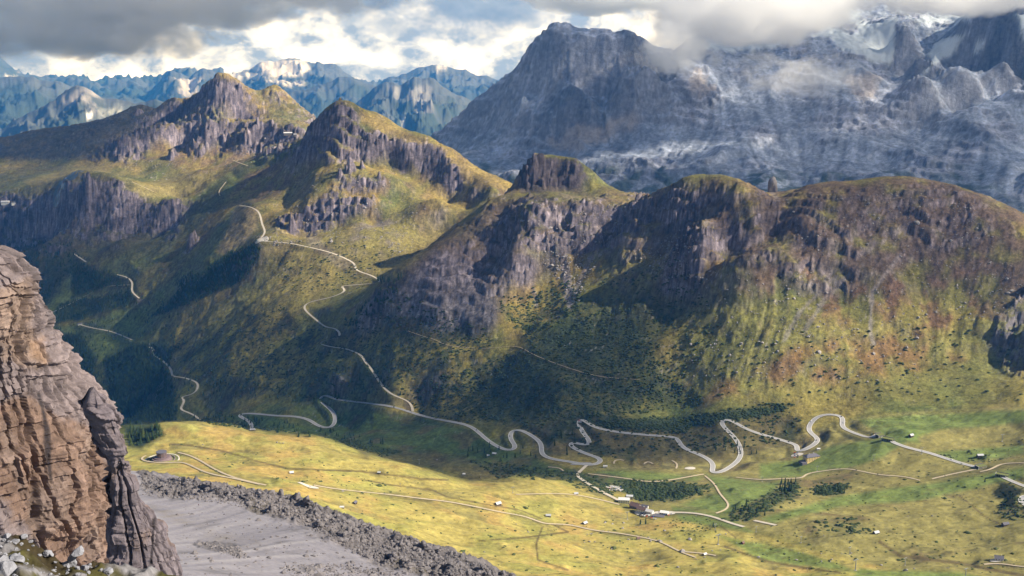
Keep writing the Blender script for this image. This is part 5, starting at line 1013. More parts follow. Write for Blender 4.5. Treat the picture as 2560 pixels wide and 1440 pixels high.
M = {k: mat_plain(k, c, r, noise=n, nscale=0.8) for k, c, r, n in [('dark_timber', (0.085, 0.055, 0.04), .9, .25), ('red_timber', (0.16, 0.055, 0.035), .9, .2), ('grey_timber', (0.19, 0.165, 0.15), .9, .25), ('white_plaster', (0.72, 0.70, 0.66), .9, .05), ('yellow_plaster', (0.62, 0.47, 0.20), .9, .06), ('slate_roof', (0.13, 0.125, 0.15), .8, .2), ('tin_roof', (0.50, 0.51, 0.54), .45, .12), ('pale_roof', (0.66, 0.65, 0.66), .6, .08), ('brown_roof', (0.18, 0.115, 0.10), .8, .2), ('window_glass', (0.03, 0.04, 0.05), .2, .0), ('concrete', (0.42, 0.40, 0.37), .9, .12), ('dark_concrete', (0.13, 0.12, 0.14), .9, .15), ('steel', (0.33, 0.34, 0.35), .5, .05), ('porphyry', (0.17, 0.12, 0.125), .9, .2), ('porphyry_light', (0.25, 0.19, 0.19), .9, .15), ('turf', (0.15, 0.165, 0.05), .95, .2), ('pale_gravel', (0.62, 0.57, 0.50), .95, .08), ('bark', (0.10, 0.07, 0.05), .95, .2)]}
def pitch_of(p, d=6.0):
    return z_at(np.array([p[0]]), np.array([p[1]]))[0]
def put(u, v, sink=0.0):
    p = surf_at(u, v, Z); return Vector((p[0], p[1], pitch_of(p) - sink))
def house(name, u, v, L_, D_, Hw, Hr, rz, walls, roof, label, cat, group=None, floors=1, nwin=3, chimney=False, base=3.0):
    p = put(u, v); o = empty(name, p, math.radians(rz), label, cat, group)
    w = BM((-L_/2, L_/2, -D_/2, D_/2, -base, Hw)); gwall(w, -L_/2 + .01, L_/2 - .01, -D_/2, D_/2, Hw, Hr); wo = part('wall', w, M[walls], o)
    r = bmesh.new(); gable(r, -L_/2, L_/2, -D_/2, D_/2, Hw + .02, Hr, .3, min(.9, D_ * .1)); ro = part('roof', r, M[roof], o)
    if chimney: part('chimney', BM((L_*.2, L_*.2 + 1, -.5, .5, Hw + Hr*.4, Hw + Hr + 1.2)), M[walls], ro)
    fh = Hw / floors; proto = None
    for f in range(floors):
        for k in range(nwin):
            x = -L_/2 + L_ * (k + .5) / nwin; ww = min(1.0, L_ / nwin * .45)
            z0 = f * fh + fh * .35; z1 = f * fh + fh * .8
            for sy in (-1, 1):
                y = sy * D_ / 2; b = BM((x - ww/2, x + ww/2, min(y, y + sy*.05), max(y, y + sy*.05), z0, z1))
                part('window', b, M['window_glass'], o)
    for sx in (-1, 1):
        x = sx * L_/2; part('door' if sx < 0 else 'window', BM((min(x, x + sx*.05), max(x, x + sx*.05), -.6, .6, .1 if sx < 0 else Hw*.4, 2.1 if sx < 0 else Hw*.8)), M['dark_timber'], o)
    return o
HG = 'small huts scattered over the meadows'
HUTS = [(729,1184,6,5,2.4,1.8,20,'grey_timber','pale_roof','small hut with pale roof on the slope below the round memorial, left end of meadow'),
 (948,1184,5,4,2.4,1.6,-10,'dark_timber','tin_roof','dark little hut beside the long turf bank at mid meadow'),
 (887,1259,7,5,2.4,1.7,70,'dark_timber','slate_roof','dark hut standing alone just above the rubble crest'),
 (1245,1262,9,7,3.0,2.4,35,'dark_timber','tin_roof','largest dark hut with silver roof just above the gravel track'),
 (1371,1291,8,5,2.4,1.8,-5,'grey_timber','tin_roof','low hut with tin roof where the ditch meets the gravel track'),
 (1462,1310,7,6,2.6,2.0,40,'dark_timber','tin_roof','dark hut with silver roof right of the track bend'),
 (1440,1236,7,5,2.4,1.6,10,'grey_timber','tin_roof','small grey hut on the meadow brow left of the valley station'),
 (1762,1388,5,4,2.2,1.6,30,'dark_timber','pale_roof','tiny hut at the lower end of the gravel track'),
 (1857,1359,4,4,2.2,1.8,40,'red_timber','brown_roof','tiny red brown hut right of the tall lift pylon'),
 (1596,1348,5,4,2.2,1.6,15,'grey_timber','brown_roof','small hut below the hamlet near the lower gravel track'),
 (2278,1091,8,6,3.0,2.2,30,'dark_timber','tin_roof','dark cabin with pale roof above the straight road'),
 (2450,1141,11,6,3.0,1.8,5,'dark_timber','tin_roof','long dark cabin on the green strip above the road end'),
 (2190,1334,8,6,2.6,2.0,25,'dark_timber','tin_roof','cabin in the middle of the lower right pasture'),
 (2513,1313,10,6,2.8,2.2,15,'dark_timber','slate_roof','dark cabin by bushes near the right edge'),
 (2046,1124,6,4,2.2,1.2,0,'white_plaster','pale_roof','small white shed on the grass right of the yellow hotel'),
 (1220,1141,7,5,2.6,1.8,10,'grey_timber','tin_roof','left shed of the pair in shade below the long road'),
 (1236,1136,8,5,2.6,1.8,-20,'grey_timber','pale_roof','right shed of the pair in shade below the long road'),
 (1513,1168,8,5,2.8,1.4,0,'white_plaster','pale_roof','white shed beside the woods below the hairpin junction'),
 (855,1270,6,4,2.0,1.2,0,'grey_timber','pale_roof','pale flat hut on the grass above the rubble'),
 (1160,1187,5,4,2.2,1.5,0,'grey_timber','pale_roof','little hut on the shaded slope left of the sheds')]
for h in HUTS: house('hut', *h[:9], h[9], 'hut', HG, 1, 1, base=2.5)
house('refuge', 720, 336, 38, 12, 7, 3.5, 8, 'grey_timber', 'pale_roof', 'mountain refuge with pale roof in the saddle between the crags', 'building', None, 2, 7, True, 6)
house('annex', 738, 338, 14, 9, 4.5, 2, 8, 'grey_timber', 'tin_roof', 'small annex with light roof beside the saddle refuge', 'building', None, 1, 3, False, 6)
house('hotel', 14, 509, 34, 14, 9, 4, 5, 'white_plaster', 'pale_roof', 'white hotel on the far left plateau edge', 'hotel', None, 3, 6, True, 6)
house('hotel', 34, 510, 16, 12, 7, 3, 20, 'white_plaster', 'slate_roof', 'smaller white building right of the plateau hotel', 'hotel', None, 2, 4, False, 6)
house('farmhouse', 200, 812, 14, 9, 5, 3, 20, 'white_plaster', 'slate_roof', 'small white building on the green shelf left of the forest', 'house', None, 2, 3, False, 4)
house('house', 2497, 1400, 11, 9, 4, 3, -20, 'white_plaster', 'slate_roof', 'pale house with dark roof on a white gravel yard, lower right', 'house', None, 1, 3, True, 3)
# yellow hotel: walls, hipped slate roof, rows of windows
p = put(2028, 1150); ho = empty('hotel', p, math.radians(20), 'yellow three storey hotel with grey roof inside the road bend', 'hotel')
part('wall', BM((-15, 15, -7, 7, -5, 9)), M['yellow_plaster'], ho)
r = bmesh.new(); base = [(-16, -8, 9), (16, -8, 9), (16, 8, 9), (-16, 8, 9)]; a = [r.verts.new(q) for q in base]; b = [r.verts.new((-9, 0, 13.5)), r.verts.new((9, 0, 13.5))]
for f in ((a[0], a[1], b[1], b[0]), (a[1], a[2], b[1]), (a[2], a[3], b[0], b[1]), (a[3], a[0], b[0]), (a[3], a[2], a[1], a[0])): r.faces.new(f)
ro = part('roof', r, M['slate_roof'], ho); part('chimney', BM((4, 5.5, -.7, .7, 10.5, 15)), M['concrete'], ro); part('chimney', BM((-6, -4.6, -.7, .7, 10.5, 14.6)), M['concrete'], ro)
for f in range(3):
    for k in range(8):
        x = -13 + k * 3.7; part('window', BM((x - .65, x + .65, -7.06, -6.99, 1.0 + f * 2.8, 2.7 + f * 2.8)), M['window_glass'], ho)
part('door', BM((-15.06, -14.99, -1.5, 1.5, 0, 2.6)), M['dark_timber'], ho)
part('terrace', BM((-26, -15.01, -9, 5, -4, 0.6)), M['dark_concrete'], ho); part('annex', BM((15.01, 24, -5, 3, -4, 4.2)), M['white_plaster'], ho)
# hamlet round the lift station
def block(name, u, v, L_, D_, H_, rz, wall, roof, label, cat, nwin=5, floors=2):
    p = put(u, v); o = empty(name, p, math.radians(rz), label, cat); part('wall', BM((-L_/2, L_/2, -D_/2, D_/2, -4, H_)), M[wall], o)
    part('roof', BM((-L_/2 - .4, L_/2 + .4, -D_/2 - .4, D_/2 + .4, H_ + .002, H_ + .6)), M[roof], o)
    for f in range(floors):
        for k in range(nwin):
            x = -L_/2 + L_ * (k + .5) / nwin; part('window', BM((x - .7, x + .7, -D_/2 - .06, -D_/2 - .001, H_ * (f + .3) / floors, H_ * (f + .75) / floors)), M['window_glass'], o)
    part('door', BM((-L_/2 - .06, -L_/2 - .001, -1.2, 1.2, 0, 2.4)), M['dark_timber'], o); return o
block('lift_station', 1560, 1256, 20, 12, 6.5, -6, 'white_plaster', 'pale_roof', 'white flat roofed lift station with a band of windows, left end of hamlet', 'building')
block('station_hall', 1574, 1246, 12, 8, 5, -6, 'concrete', 'tin_roof', 'low grey hall behind the white lift station', 'building', 3, 1)
house('guesthouse', 1588, 1272, 17, 12, 7.5, 4.5, -35, 'grey_timber', 'brown_roof', 'brown roofed guesthouse in the middle of the hamlet', 'house', None, 3, 5, True, 4)
house('guesthouse', 1605, 1279, 15, 10, 6, 3.5, -35, 'white_plaster', 'brown_roof', 'white walled guesthouse with brown roof right of the larger one', 'house', None, 2, 4, True, 4)
house('guesthouse', 1612, 1272, 11, 8, 5, 3, -25, 'white_plaster', 'slate_roof', 'small slate roofed house behind the white guesthouse', 'house', None, 2, 3, False, 4)
house('guesthouse', 1624, 1283, 12, 8, 4.5, 2.5, -30, 'white_plaster', 'pale_roof', 'low white house with pale roof before the car park', 'house', None, 1, 4, False, 4)
block('inn', 1660, 1287, 14, 10, 5, -18, 'white_plaster', 'pale_roof', 'white flat roofed inn at the right end of the hamlet', 'building', 4, 2)
block('sun_terrace', 1646, 1292, 20, 9, 1.6, -18, 'dark_concrete', 'slate_roof', 'dark blue grey terrace deck in front of the white inn', 'terrace', 2, 1)
def yard(name, u, v, L_, D_, rz, mat, n=10):
    p = put(u, v); bm = bmesh.new(); ring = []; pts = []
    c, s = math.cos(math.radians(rz)), math.sin(math.radians(rz)); gx = np.linspace(-1, 1, n)
    P_ = []
    for yy in gx:
        for xx in gx:
            rr = max(abs(xx), abs(yy)); k = rr / (math.hypot(xx, yy) + 1e-9) if rr else 1; X = xx * k * L_ / 2; Y = yy * k * D_ / 2; P_.append((p.x + X * c - Y * s, p.y + X * s + Y * c))
    P_ = np.array(P_); zz = z_at(P_[:, 0], P_[:, 1]) + 0.9
    o = mesh_np(name, np.column_stack([P_, zz]), grid_faces(n, n)); o.data.materials.append(mat); tag(o, kind='structure'); return o
yard('parking_yard', 1612, 1284, 38, 16, -30, M['pale_gravel']); yard('parking_yard', 1536, 1222, 34, 24, -5, M['concrete']); yard('parking_yard', 1660, 1284, 40, 20, -15, M['pale_gravel']); yard('parking_yard', 1993, 1138, 24, 20, 0, M['pale_gravel'])
yard('parking_yard', 770, 1216, 34, 22, 0, M['pale_gravel']); yard('parking_yard', 2493, 1401, 22, 14, 10, M['pale_gravel']); yard('parking_yard', 1452, 1160, 44, 14, -6, M_as)
yard('gravel_patch', 655, 600, 46, 26, 10, M['pale_gravel']); yard('gravel_patch', 1725, 1171, 22, 14, 5, M['pale_gravel'])
yard('pond', 172, 438, 150, 110, 8, mat_plain('pond_water', (0.10, 0.13, 0.15), 0.08, noise=0.02)); 
# round memorial: turf mound, rings, octagon tower
p = put(405, 1150, 1.0); me_ = empty('memorial', p, 0.2, 'round stone memorial with drum tower on the left meadow knoll', 'memorial')
b = bmesh.new(); cyl(b, 0, 0, -6, 1.2, 29, 26, 48); part('turf_mound', b, M['turf'], me_, smooth=False)
b = bmesh.new(); n = 64
def annulus(b, r0, r1, z0, z1, n=56):
    q = [[b.verts.new((r * math.cos(i * 2 * math.pi / n), r * math.sin(i * 2 * math.pi / n), z)) for i in range(n)] for r, z in ((r0, z0), (r0, z1), (r1, z1), (r1, z0))]
    for k in range(4):
        for i in range(n): b.faces.new((q[k][i], q[k][(i + 1) % n], q[(k + 1) % 4][(i + 1) % n], q[(k + 1) % 4][i]))
annulus(b, 26.5, 28.5, -4, 1.6); part('ring_path', b, M['pale_gravel'], me_)
b = bmesh.new(); annulus(b, 20.5, 21.6, 0, 2.6); part('ring_wall', b, M['porphyry_light'], me_)
b = bmesh.new(); cyl(b, 0, 0, 1.2, 4.5, 17, 15.5, 48); part('plinth', b, M['porphyry'], me_)
b = bmesh.new(); cyl(b, 0, 0, 4.5, 7.0, 13.5, 12.8, 48); part('plinth', b, M['porphyry'], me_)
b = bmesh.new(); annulus(b, 12.6, 15.6, 4.51, 5.3); part('ledge', b, M['porphyry_light'], me_)
b = bmesh.new(); cyl(b, 0, 0, 7.0, 15.5, 8.2, 7.8, 8); tw = part('tower', b, M['porphyry'], me_)
for k in range(24):
    a = k * 2 * math.pi / 24; b = BM((-.28, .28, -.28, .28, 7.02, 15.0)); o = part('rib', b, M['porphyry_light'], tw); o.location = (8.0 * math.cos(a), 8.0 * math.sin(a), 0); o.rotation_euler = (0, 0, a)
b = bmesh.new(); cyl(b, 0, 0, 15.5, 16.2, 8.7, 8.7, 24); part('roof', b, M['slate_roof'], me_)
part('stair', BM((-3, 3, -22, -15, 0.2, 3)), M['porphyry_light'], me_)
# avalanche galleries: portal walls
def portal(u, v, rz, L_, label):
    p = put(u, v); o = empty('road_gallery', p, math.radians(rz), label, 'tunnel portal')
    part('roof_slab', BM((-L_/2, L_/2, -5, 5, 4.6, 5.4)), M['turf'], o); part('retaining_wall', BM((-L_/2, L_/2, 5, 6, -2, 6.2)), M['dark_concrete'], o)
    part('portal_frame', BM((-L_/2 - .8, -L_/2, -5, -4, -1, 5.5), (-L_/2 - .8, -L_/2, 4, 5, -1, 5.5), (-L_/2 - .8, -L_/2, -4, 4, 4.6, 5.5)), M['concrete'], o)
    for k in range(6):
        x = -L_/2 + 1 + (L_ - 2) * k / 5; part('column', BM((x - .35, x + .35, -4.9, -4.2, -1, 4.59)), M['concrete'], o)
    return o
portal(2219, 1102, -32, 22, 'concrete gallery where the straight road leaves the green slope'); portal(2200, 1092, 25, 14, 'small gallery mouth at the end of the upper road loop'); portal(2505, 1192, -30, 20, 'dark gallery portal near the right edge'); portal(2452, 1170, 20, 18, 'gallery at the lower end of the straight road')
# lift pylons
PG = 'lift pylons standing along the meadows'
def pylon(name='lift_pylon'):
    o = empty(name, (0, 0, 0), 0, 'x', 'pylon', PG); b = bmesh.new(); cyl(b, 0, 0, -1, 10.2, .42, .26, 10); part('mast', b, M['steel'], o)
    ca = part('crossarm', BM((-2.6, 2.6, -.18, .18, 10.2, 10.6)), M['steel'], o)
    for s in (-1, 1): part('sheave_assembly', BM((s*2.4 - .15, s*2.4 + .15, -1.3, 1.3, 9.9, 10.19)), M['steel'], ca)
    part('service_ladder', BM((-.1, .1, -.62, -.5, 0, 10)), M['steel'], o); part('footing', BM((-1.1, 1.1, -1.1, 1.1, -1.5, .35)), M['concrete'], o); return o
def copy_tree(o, parent=None):
    c = o.copy(); COL.objects.link(c); c.parent = parent
    for ch in list(o.children): copy_tree(ch, c)
    return c
PYL = [(1282,1232,1.0,20,'slender pylon on the brow above the gravel track, left of the hamlet'), (1568,1298,1.3,20,'pylon right below the white lift station'), (1795,1361,1.6,30,'tallest pylon beside the ditch in the lower meadow'), (1788,1325,1.0,30,'short pylon just behind the tallest one'), (1890,1330,0.9,30,'pylon right of the gravel track end'), (2002,1357,1.0,30,'pylon at the centre of the lower right meadow'), (2124,1386,1.1,30,'pylon left behind the broad T shaped one'), (2138,1426,1.6,30,'broad T shaped pylon low in the meadow'), (2262,1413,1.1,30,'pylon by the long dark ditch, lower right'), (2413,1444,1.3,30,'pylon cut by the bottom edge at right'), (2043,1177,0.9,10,'pylon on the bright grass below the yellow hotel'), (2184,1150,0.9,10,'pylon on green turf between hotel and straight road'), (2304,1135,1.2,10,'dark pylon standing before the straight road'), (2505,1103,1.3,10,'twin armed pylon on the upper right pasture'), (1905,1204,0.9,10,'pylon by the footpath left of the spruce cluster'), (1048,1160,1.0,0,'pylon on the shaded hollow behind the meadow brow'), (1202,1194,0.7,0,'stubby pylon on the dark slope left of the brow pylon'), (877,1107,1.0,0,'pylon behind the upper meadow edge'), (745,1092,0.9,0,'leftmost pylon, on the upper meadow edge')]
py0 = pylon()
for i, (u, v, s, rz, lab) in enumerate(PYL):
    o = py0 if i == 0 else copy_tree(py0); o.location = put(u, v); o.rotation_euler = (0, 0, math.radians(rz)); o.scale = (s, s, s); o['label'] = lab
# cars
CARG = 'cars on the pass road and in the parking yards'
def car(col, cname):
    o = empty('parked_car', (0, 0, 0), 0, 'x', 'car', CARG); b = bmesh.new(); v = []
    prof = [(-2.1, .45), (-2.15, .85), (-1.6, 1.0), (-1.1, 1.45), (.5, 1.47), (1.15, 1.0), (2.0, .88), (2.15, .5)]
    L1 = [b.verts.new((x, -.85, z)) for x, z in prof]; L2 = [b.verts.new((x, .85, z)) for x, z in prof]
    b.faces.new(L1); b.faces.new(L2[::-1])
    for i in range(len(prof)): b.faces.new((L1[i], L2[i], L2[(i + 1) % 8], L1[(i + 1) % 8]))
    bmesh.ops.recalc_face_normals(b, faces=b.faces); part('body', b, mat_plain('car_paint_' + cname, col, .3, noise=0), o)
    part('windows', BM((-1.0, .6, -.87, .87, 1.05, 1.38)), M['window_glass'], o)
    for x in (-1.3, 1.3):
        for y in (-.8, .8):
            b = bmesh.new(); cyl(b, 0, 0, -.1, .1, .33, .33, 10); w = part('wheel', b, M['slate_roof'], o); w.location = (x, y, .33); w.rotation_euler = (math.pi/2, 0, 0)
    return o
PROT = {k: car(c, k) for k, c in [('white', (.75, .75, .75)), ('black', (.02, .02, .022)), ('silver', (.4, .41, .43)), ('red', (.4, .03, .03)), ('blue', (.04, .08, .25))]}
usedc = set()
def place_car(u, v, colr, lab, rz=None):
    o = PROT[colr] if colr not in usedc else copy_tree(PROT[colr]); usedc.add(colr)
    p = surf_at(u, v, Z); best = None
    if rz is None:
        bd = 1e9
        for nm, wd, P_ in paths:
            if nm != 'road': continue
            d = np.hypot(P_[:, 0] - p[0], P_[:, 1] - p[1]); k = int(d.argmin())
            if d[k] < bd: bd = d[k]; best = (P_, k)
        P_, k = best; k = min(max(k, 1), len(P_) - 2); t = P_[k + 1] - P_[k - 1]; a = math.atan2(t[1], t[0]); q = P_[k]; nrm = np.array([-t[1], t[0]]) / (np.hypot(t[0], t[1]) + 1e-9); o.location = (q[0] + nrm[0] * 1.8, q[1] + nrm[1] * 1.8, q[2] + 0.95); o.rotation_euler = (0, -math.atan2(t[2], np.hypot(t[0], t[1])), a)
    else:
        o.location = (p[0], p[1], pitch_of(p) + .95); o.rotation_euler = (0, 0, math.radians(rz))
    o['label'] = lab
for i, (u, v, c) in enumerate([(2110,1043,'black'), (2047,1103,'black'), (1977,1105,'black'), (1847,1112,'silver'), (1190,1076,'black'), (1354,1122,'silver'), (1362,1148,'white'), (1745,1136,'black'), (2101,1058,'silver'), (2034,1058,'white'), (1279,1092,'black'), (1444,1052,'red'), (1026,1032,'silver'), (1640,1090,'white'), (2380,1152,'white'), (1852,1130,'black')]):
    place_car(u, v, c, {'black': 'dark car driving on the pass road', 'silver': 'silver car driving on the pass road', 'white': 'white car driving on the pass road', 'red': 'red car in the narrow hairpin of the pass road'}[c])
k = 0
for (u0, v0, nu, nv, du, dv, sk, rz, where) in [(1601, 1284, 8, 2, 5.5, 4, 1.6, 60, 'parked beside the hamlet guesthouses'), (1524, 1217, 6, 3, 5.5, 5, .4, 80, 'parked in the oval yard left of the hamlet'), (1650, 1281, 6, 2, 5.5, 5, .9, 70, 'parked by the white inn'), (1987, 1133, 2, 4, 7, 4, 0, 10, 'parked outside the yellow hotel')]:
    for j in range(nv):
        for i in range(nu):
            if RNG.random() < .12: continue
            c = ['white', 'black', 'silver', 'white', 'blue', 'black', 'silver', 'red'][int(RNG.integers(0, 8))]
            place_car(u0 + i * du + RNG.normal(0, .5), v0 + j * dv + i * sk, c, {'white': 'white car ', 'black': 'black car ', 'silver': 'silver car ', 'blue': 'blue car ', 'red': 'red car '}[c] + where, rz)
# trees as individuals
def tree_proto(name, h, seed, mat, r=0.2, layers=8):
    o = empty(name, (0, 0, 0), 0, 'x', 'tree'); b = bmesh.new(); cyl(b, 0, 0, -.4, h * .5, h * .022, h * .012, 7); part('trunk', b, M['bark'], o)
    cb = conifer_bm(layers, 7, seed, r); bmesh.ops.scale(cb, vec=(h, h, h), verts=cb.verts); part('crown', cb, mat, o); return o
TP = [tree_proto('spruce_tree', 13, 3, M_con, .19), tree_proto('spruce_tree', 10, 4, M_con, .23, 7), tree_proto('spruce_tree', 15, 5, M_con, .16, 9), tree_proto('larch_tree', 12, 6, M_conl, .22, 7)]
usedt = set()
def place_tree(u, v, k, s, lab, grp):
    o = TP[k] if k not in usedt else copy_tree(TP[k]); usedt.add(k); o.location = put(u, v); o.rotation_euler = (0, 0, RNG.uniform(0, 6.28)); o.scale = (s, s, s * RNG.uniform(.85, 1.2)); o['label'] = (lab.replace('conifer', 'pale larch' if k == 3 else ('slim dark spruce' if k == 2 else 'dark spruce'))); o['group'] = grp
def grove(poly, n, kinds, smin, smax, lab, grp):
    for (u, v) in sorted(in_poly(poly, n, RNG).tolist(), key=lambda q: q[1]): place_tree(u, v, int(RNG.choice(kinds)), RNG.uniform(smin, smax), lab, grp)
grove([(1935,1210),(1990,1205),(1985,1235),(1940,1238)], 15, [0, 1, 2], .8, 1.3, 'dark spruce in the tight clump on the green slope below the footpath', 'spruces in the clump below the footpath')
grove([(2035,1222),(2120,1222),(2110,1238),(2040,1236)], 12, [0, 1], .6, 1.0, 'spruce in the loose row right of the tight clump', 'spruces in the loose row')
grove([(1830,1272),(1910,1262),(1915,1290),(1830,1300)], 14, [0, 1, 2], .55, 1.0, 'spruce in the dark grove above the flat concrete slab', 'spruces in the lower grove')
grove([(322,1075),(398,1066),(408,1088),(378,1105),(325,1120)], 46, [0, 1, 2, 3, 3], .7, 1.25, 'conifer in the sunlit grove beside the near rock tower', 'conifers in the grove beside the rock tower')
grove([(860,1085),(1000,1100),(1020,1120),(900,1112)], 9, [0, 1], .8, 1.3, 'lone dark spruce in the shaded hollow behind the meadow', 'spruces in the shaded hollow')
grove([(1120,1120),(1320,1120),(1400,1165),(1200,1160)], 18, [0, 1, 2], .6, 1.1, 'spruce scattered along the shaded stream below the road', 'spruces along the shaded stream')
grove([(1370,1090),(1440,1080),(1440,1160),(1390,1120)], 8, [0, 2], .7, 1.2, 'spruce between the first hairpins', 'spruces between the hairpins')
grove([(1780,1100),(1900,1120),(1890,1140),(1790,1130)], 9, [0, 2], .6, 1.0, 'spruce beside the second large hairpin', 'spruces by the second large hairpin')
grove([(940,700),(1010,690),(1010,700),(945,712)], 12, [0, 2], 1.0, 1.4, 'spruce standing on the skyline of the central buttress', 'spruces on the buttress edge')
for (u, v, k, lab) in [(1601,1311,0,'left spruce of the pair below the hamlet'), (1614,1311,2,'right taller spruce of the pair below the hamlet'), (1783,1318,1,'single spruce beside the short pylon'), (2462,1205,1,'single spruce by the bushes left of the right edge')]: place_tree(u, v, k, .8, lab, 'single spruces near the hamlet')
for i, tp in enumerate(TP):
    if i not in usedt: tp.location = put(1750, 1320)
# boulders on crest and meadow
M_bld = mat_plain('boulder_stone', (0.22, 0.20, 0.20), .95, noise=.35, nscale=.35, bump=.6)
BP = []
for k in range(5):
    bm = rock_bm(200 + k, 3, .12); me = bpy.data.meshes.new('boulder'); bm.to_mesh(me); bm.free(); me.materials.append(M_bld); BP.append(me)
def boulder(p, s, lab, grp, sq_=(1, 1, 1)):
    o = bpy.data.objects.new('boulder', BP[int(RNG.integers(0, 5))]); COL.objects.link(o); o.location = p; o.scale = (s * sq_[0], s * sq_[1], s * sq_[2]); o.rotation_euler = (RNG.uniform(-.3, .3), RNG.uniform(-.3, .3), RNG.uniform(0, 6.28)); tag(o, lab, 'boulder', grp)
for (u, v, s, q_, nm_) in [(703,1232,2.6,(1,.8,2.0),'tallest pointed crag'), (745,1246,2.6,(1,1,1.4),'second crag'), (768,1252,3.0,(1.2,1,1.4),'broadest crag'), (790,1262,2.2,(1.2,1,1),'lowest right crag')]:
    p = surf_s(u, v + 6); boulder(p, s, nm_ + ' standing on the rubble crest against the yellow meadow', 'crags on the rubble crest', q_)
for (u, v) in in_poly(RUB[0][0], 110, RNG):
    p = surf_s(u, v); boulder(p, RNG.uniform(.8, 1.9), 'grey boulder lying in the rubble strip above the scree', 'boulders in the rubble strip', (RNG.uniform(.8, 1.4), 1, RNG.uniform(.6, 1.0)))
for (u, v, lab) in [(700,1107,'largest reddish boulder of three on the upper yellow meadow'),(692,1106,'left boulder of the three on the upper yellow meadow'),(708,1108,'right boulder of the three on the upper yellow meadow'),(507,1112,'boulder on the turf bank above the round memorial'),(857,1228,'boulder just below the gravel track start'),(545,1190,'boulder beside the upper of the memorial paths'),(1092,1150,'boulder on the shaded brow of the meadow'),(1000,1210,'boulder between the two turf banks'),(1290,1310,'boulder under the bend of the gravel track'),(1320,1330,'boulder where two brown ditches fork'),(1740,1290,'boulder beside the pale lane right of the hamlet'),(1480,1335,'boulder just below the gravel track, centre'),(2420,1330,'boulder right of the middle pasture cabin'),(2330,1290,'boulder above the dark ditch of the right pasture'),(2060,1340,'boulder left of the middle pasture cabin'),(1210,1380,'boulder near the lower edge of the yellow meadow'),(2270,1290,'boulder on the brown rise of the right pasture'),(2370,1420,'boulder by the long dark ditch at bottom right')]:
    p = put(u, v); boulder(p, RNG.uniform(1.2, 2.4), lab, 'boulders in the open pasture', (1.3, 1, .7))
boulder(surf_s(651, 1332), 1.1, 'single dark rock on the smooth middle of the scree', 'rock on the scree')
p = put(1943, 488); sp = bpy.data.objects.new('rock_spire', BP[2]); COL.objects.link(sp); sp.location = p + Vector((0, 60, 8)); sp.scale = (16, 12, 34); tag(sp, 'pale pointed rock spire behind the saddle of the brown ridge', 'rock spire')
# hiker on the scree
def hiker(u, v):
    p = surf_s(u, v); p = Vector(p); p.z = float(zs_at(np.array([p.x]), np.array([p.y]))[0])
    o = empty('person', p, 1.2, 'person in dark clothes walking across the pale scree', 'person')
    me = bpy.data.meshes.new('body'); J = {'pel': (0, 0, .95), 'che': (.02, 0, 1.35), 'nec': (.03, 0, 1.5), 'hea': (.06, 0, 1.68), 'kl': (.12, .1, .52), 'fl': (.22, .1, .06), 'tl': (.36, .1, .04), 'kr': (-.02, -.1, .52), 'fr': (-.24, -.1, .1), 'tr': (-.12, -.1, .04), 'sl': (.02, .2, 1.42), 'el': (-.08, .26, 1.14), 'hl': (.06, .27, .9), 'sr': (.02, -.2, 1.42), 'er': (.12, -.26, 1.16), 'hr': (.32, -.25, 1.02)}
    K = list(J); E = [('pel','che'),('che','nec'),('nec','hea'),('pel','kl'),('kl','fl'),('fl','tl'),('pel','kr'),('kr','fr'),('fr','tr'),('che','sl'),('sl','el'),('el','hl'),('che','sr'),('sr','er'),('er','hr')]
    R_ = dict(pel=.15, che=.17, nec=.06, hea=.11, kl=.075, fl=.05, tl=.045, kr=.075, fr=.05, tr=.045, sl=.075, el=.05, hl=.045, sr=.075, er=.05, hr=.045)
    me.from_pydata([J[k] for k in K], [(K.index(a), K.index(b)) for a, b in E], []); b_ = bpy.data.objects.new('body', me); COL.objects.link(b_); b_.parent = o
    sk = b_.modifiers.new('skin', 'SKIN'); me.skin_vertices[0].data[0].use_root = True
    for i, k in enumerate(K): me.skin_vertices[0].data[i].radius = (R_[k], R_[k])
    b_.modifiers.new('sub', 'SUBSURF').levels = 1; me.materials.append(mat_plain('dark_clothes', (.03, .03, .035), .9, noise=0))
    part('rucksack', BM((-.26, -.1, -.15, .15, 1.1, 1.5)), mat_plain('red_cloth', (.3, .04, .03), .9, noise=0), o)
hiker(497, 1266)
# ================================================================== the ledge at the photographer's feet
lq_u = np.linspace(-420, 520, 300); edge_v = np.interp(lq_u, [-420,-60,0,40,80,110,150,180,230,300,380,450,520], [1300,1322,1333,1336,1350,1372,1388,1396,1406,1424,1440,1460,1480])
rowsY = np.concatenate([np.linspace(5.5, 14.0, 190), 14 + np.linspace(0.02, 1, 30) ** 1.3 * 5])
UU_, RY = np.meshgrid(lq_u, rowsY)
vv_ = edge_v[None, :] + np.clip((14 - RY) / 8.5, 0, 1) ** 0.9 * 420
q_, _s = ray(UU_, edge_v[None, :] + 0 * UU_); _q, s_ = ray(UU_, vv_)
XL = q_ * RY; ZL = CAM_Z + s_ * np.minimum(RY, 14)
over = np.clip(RY - 14, 0, 9); ZL = ZL - over ** 1.15 * 6
ln1 = fbm(XL, RY, 1.6, 5, 801); ZL = ZL + ln1 * 0.28 + (ridged(XL, RY, 0.7, 4, 802) - .35) * 0.16
XL = XL + fbm(RY, XL, 1.1, 4, 803) * 0.15 * (over > 0)
mo = sstep(-0.12, 0.12, fbm(XL, RY, 0.9, 4, 804) + 0.06); CL = np.ones(XL.shape + (3,)) * np.array([0.20, 0.19, 0.195]); CL = lerp3(CL, np.array([0.045, 0.035, 0.018]), mo); CL = lerp3(CL, np.array([0.075, 0.07, 0.02]), mo * sstep(0.0, 0.3, ln1))
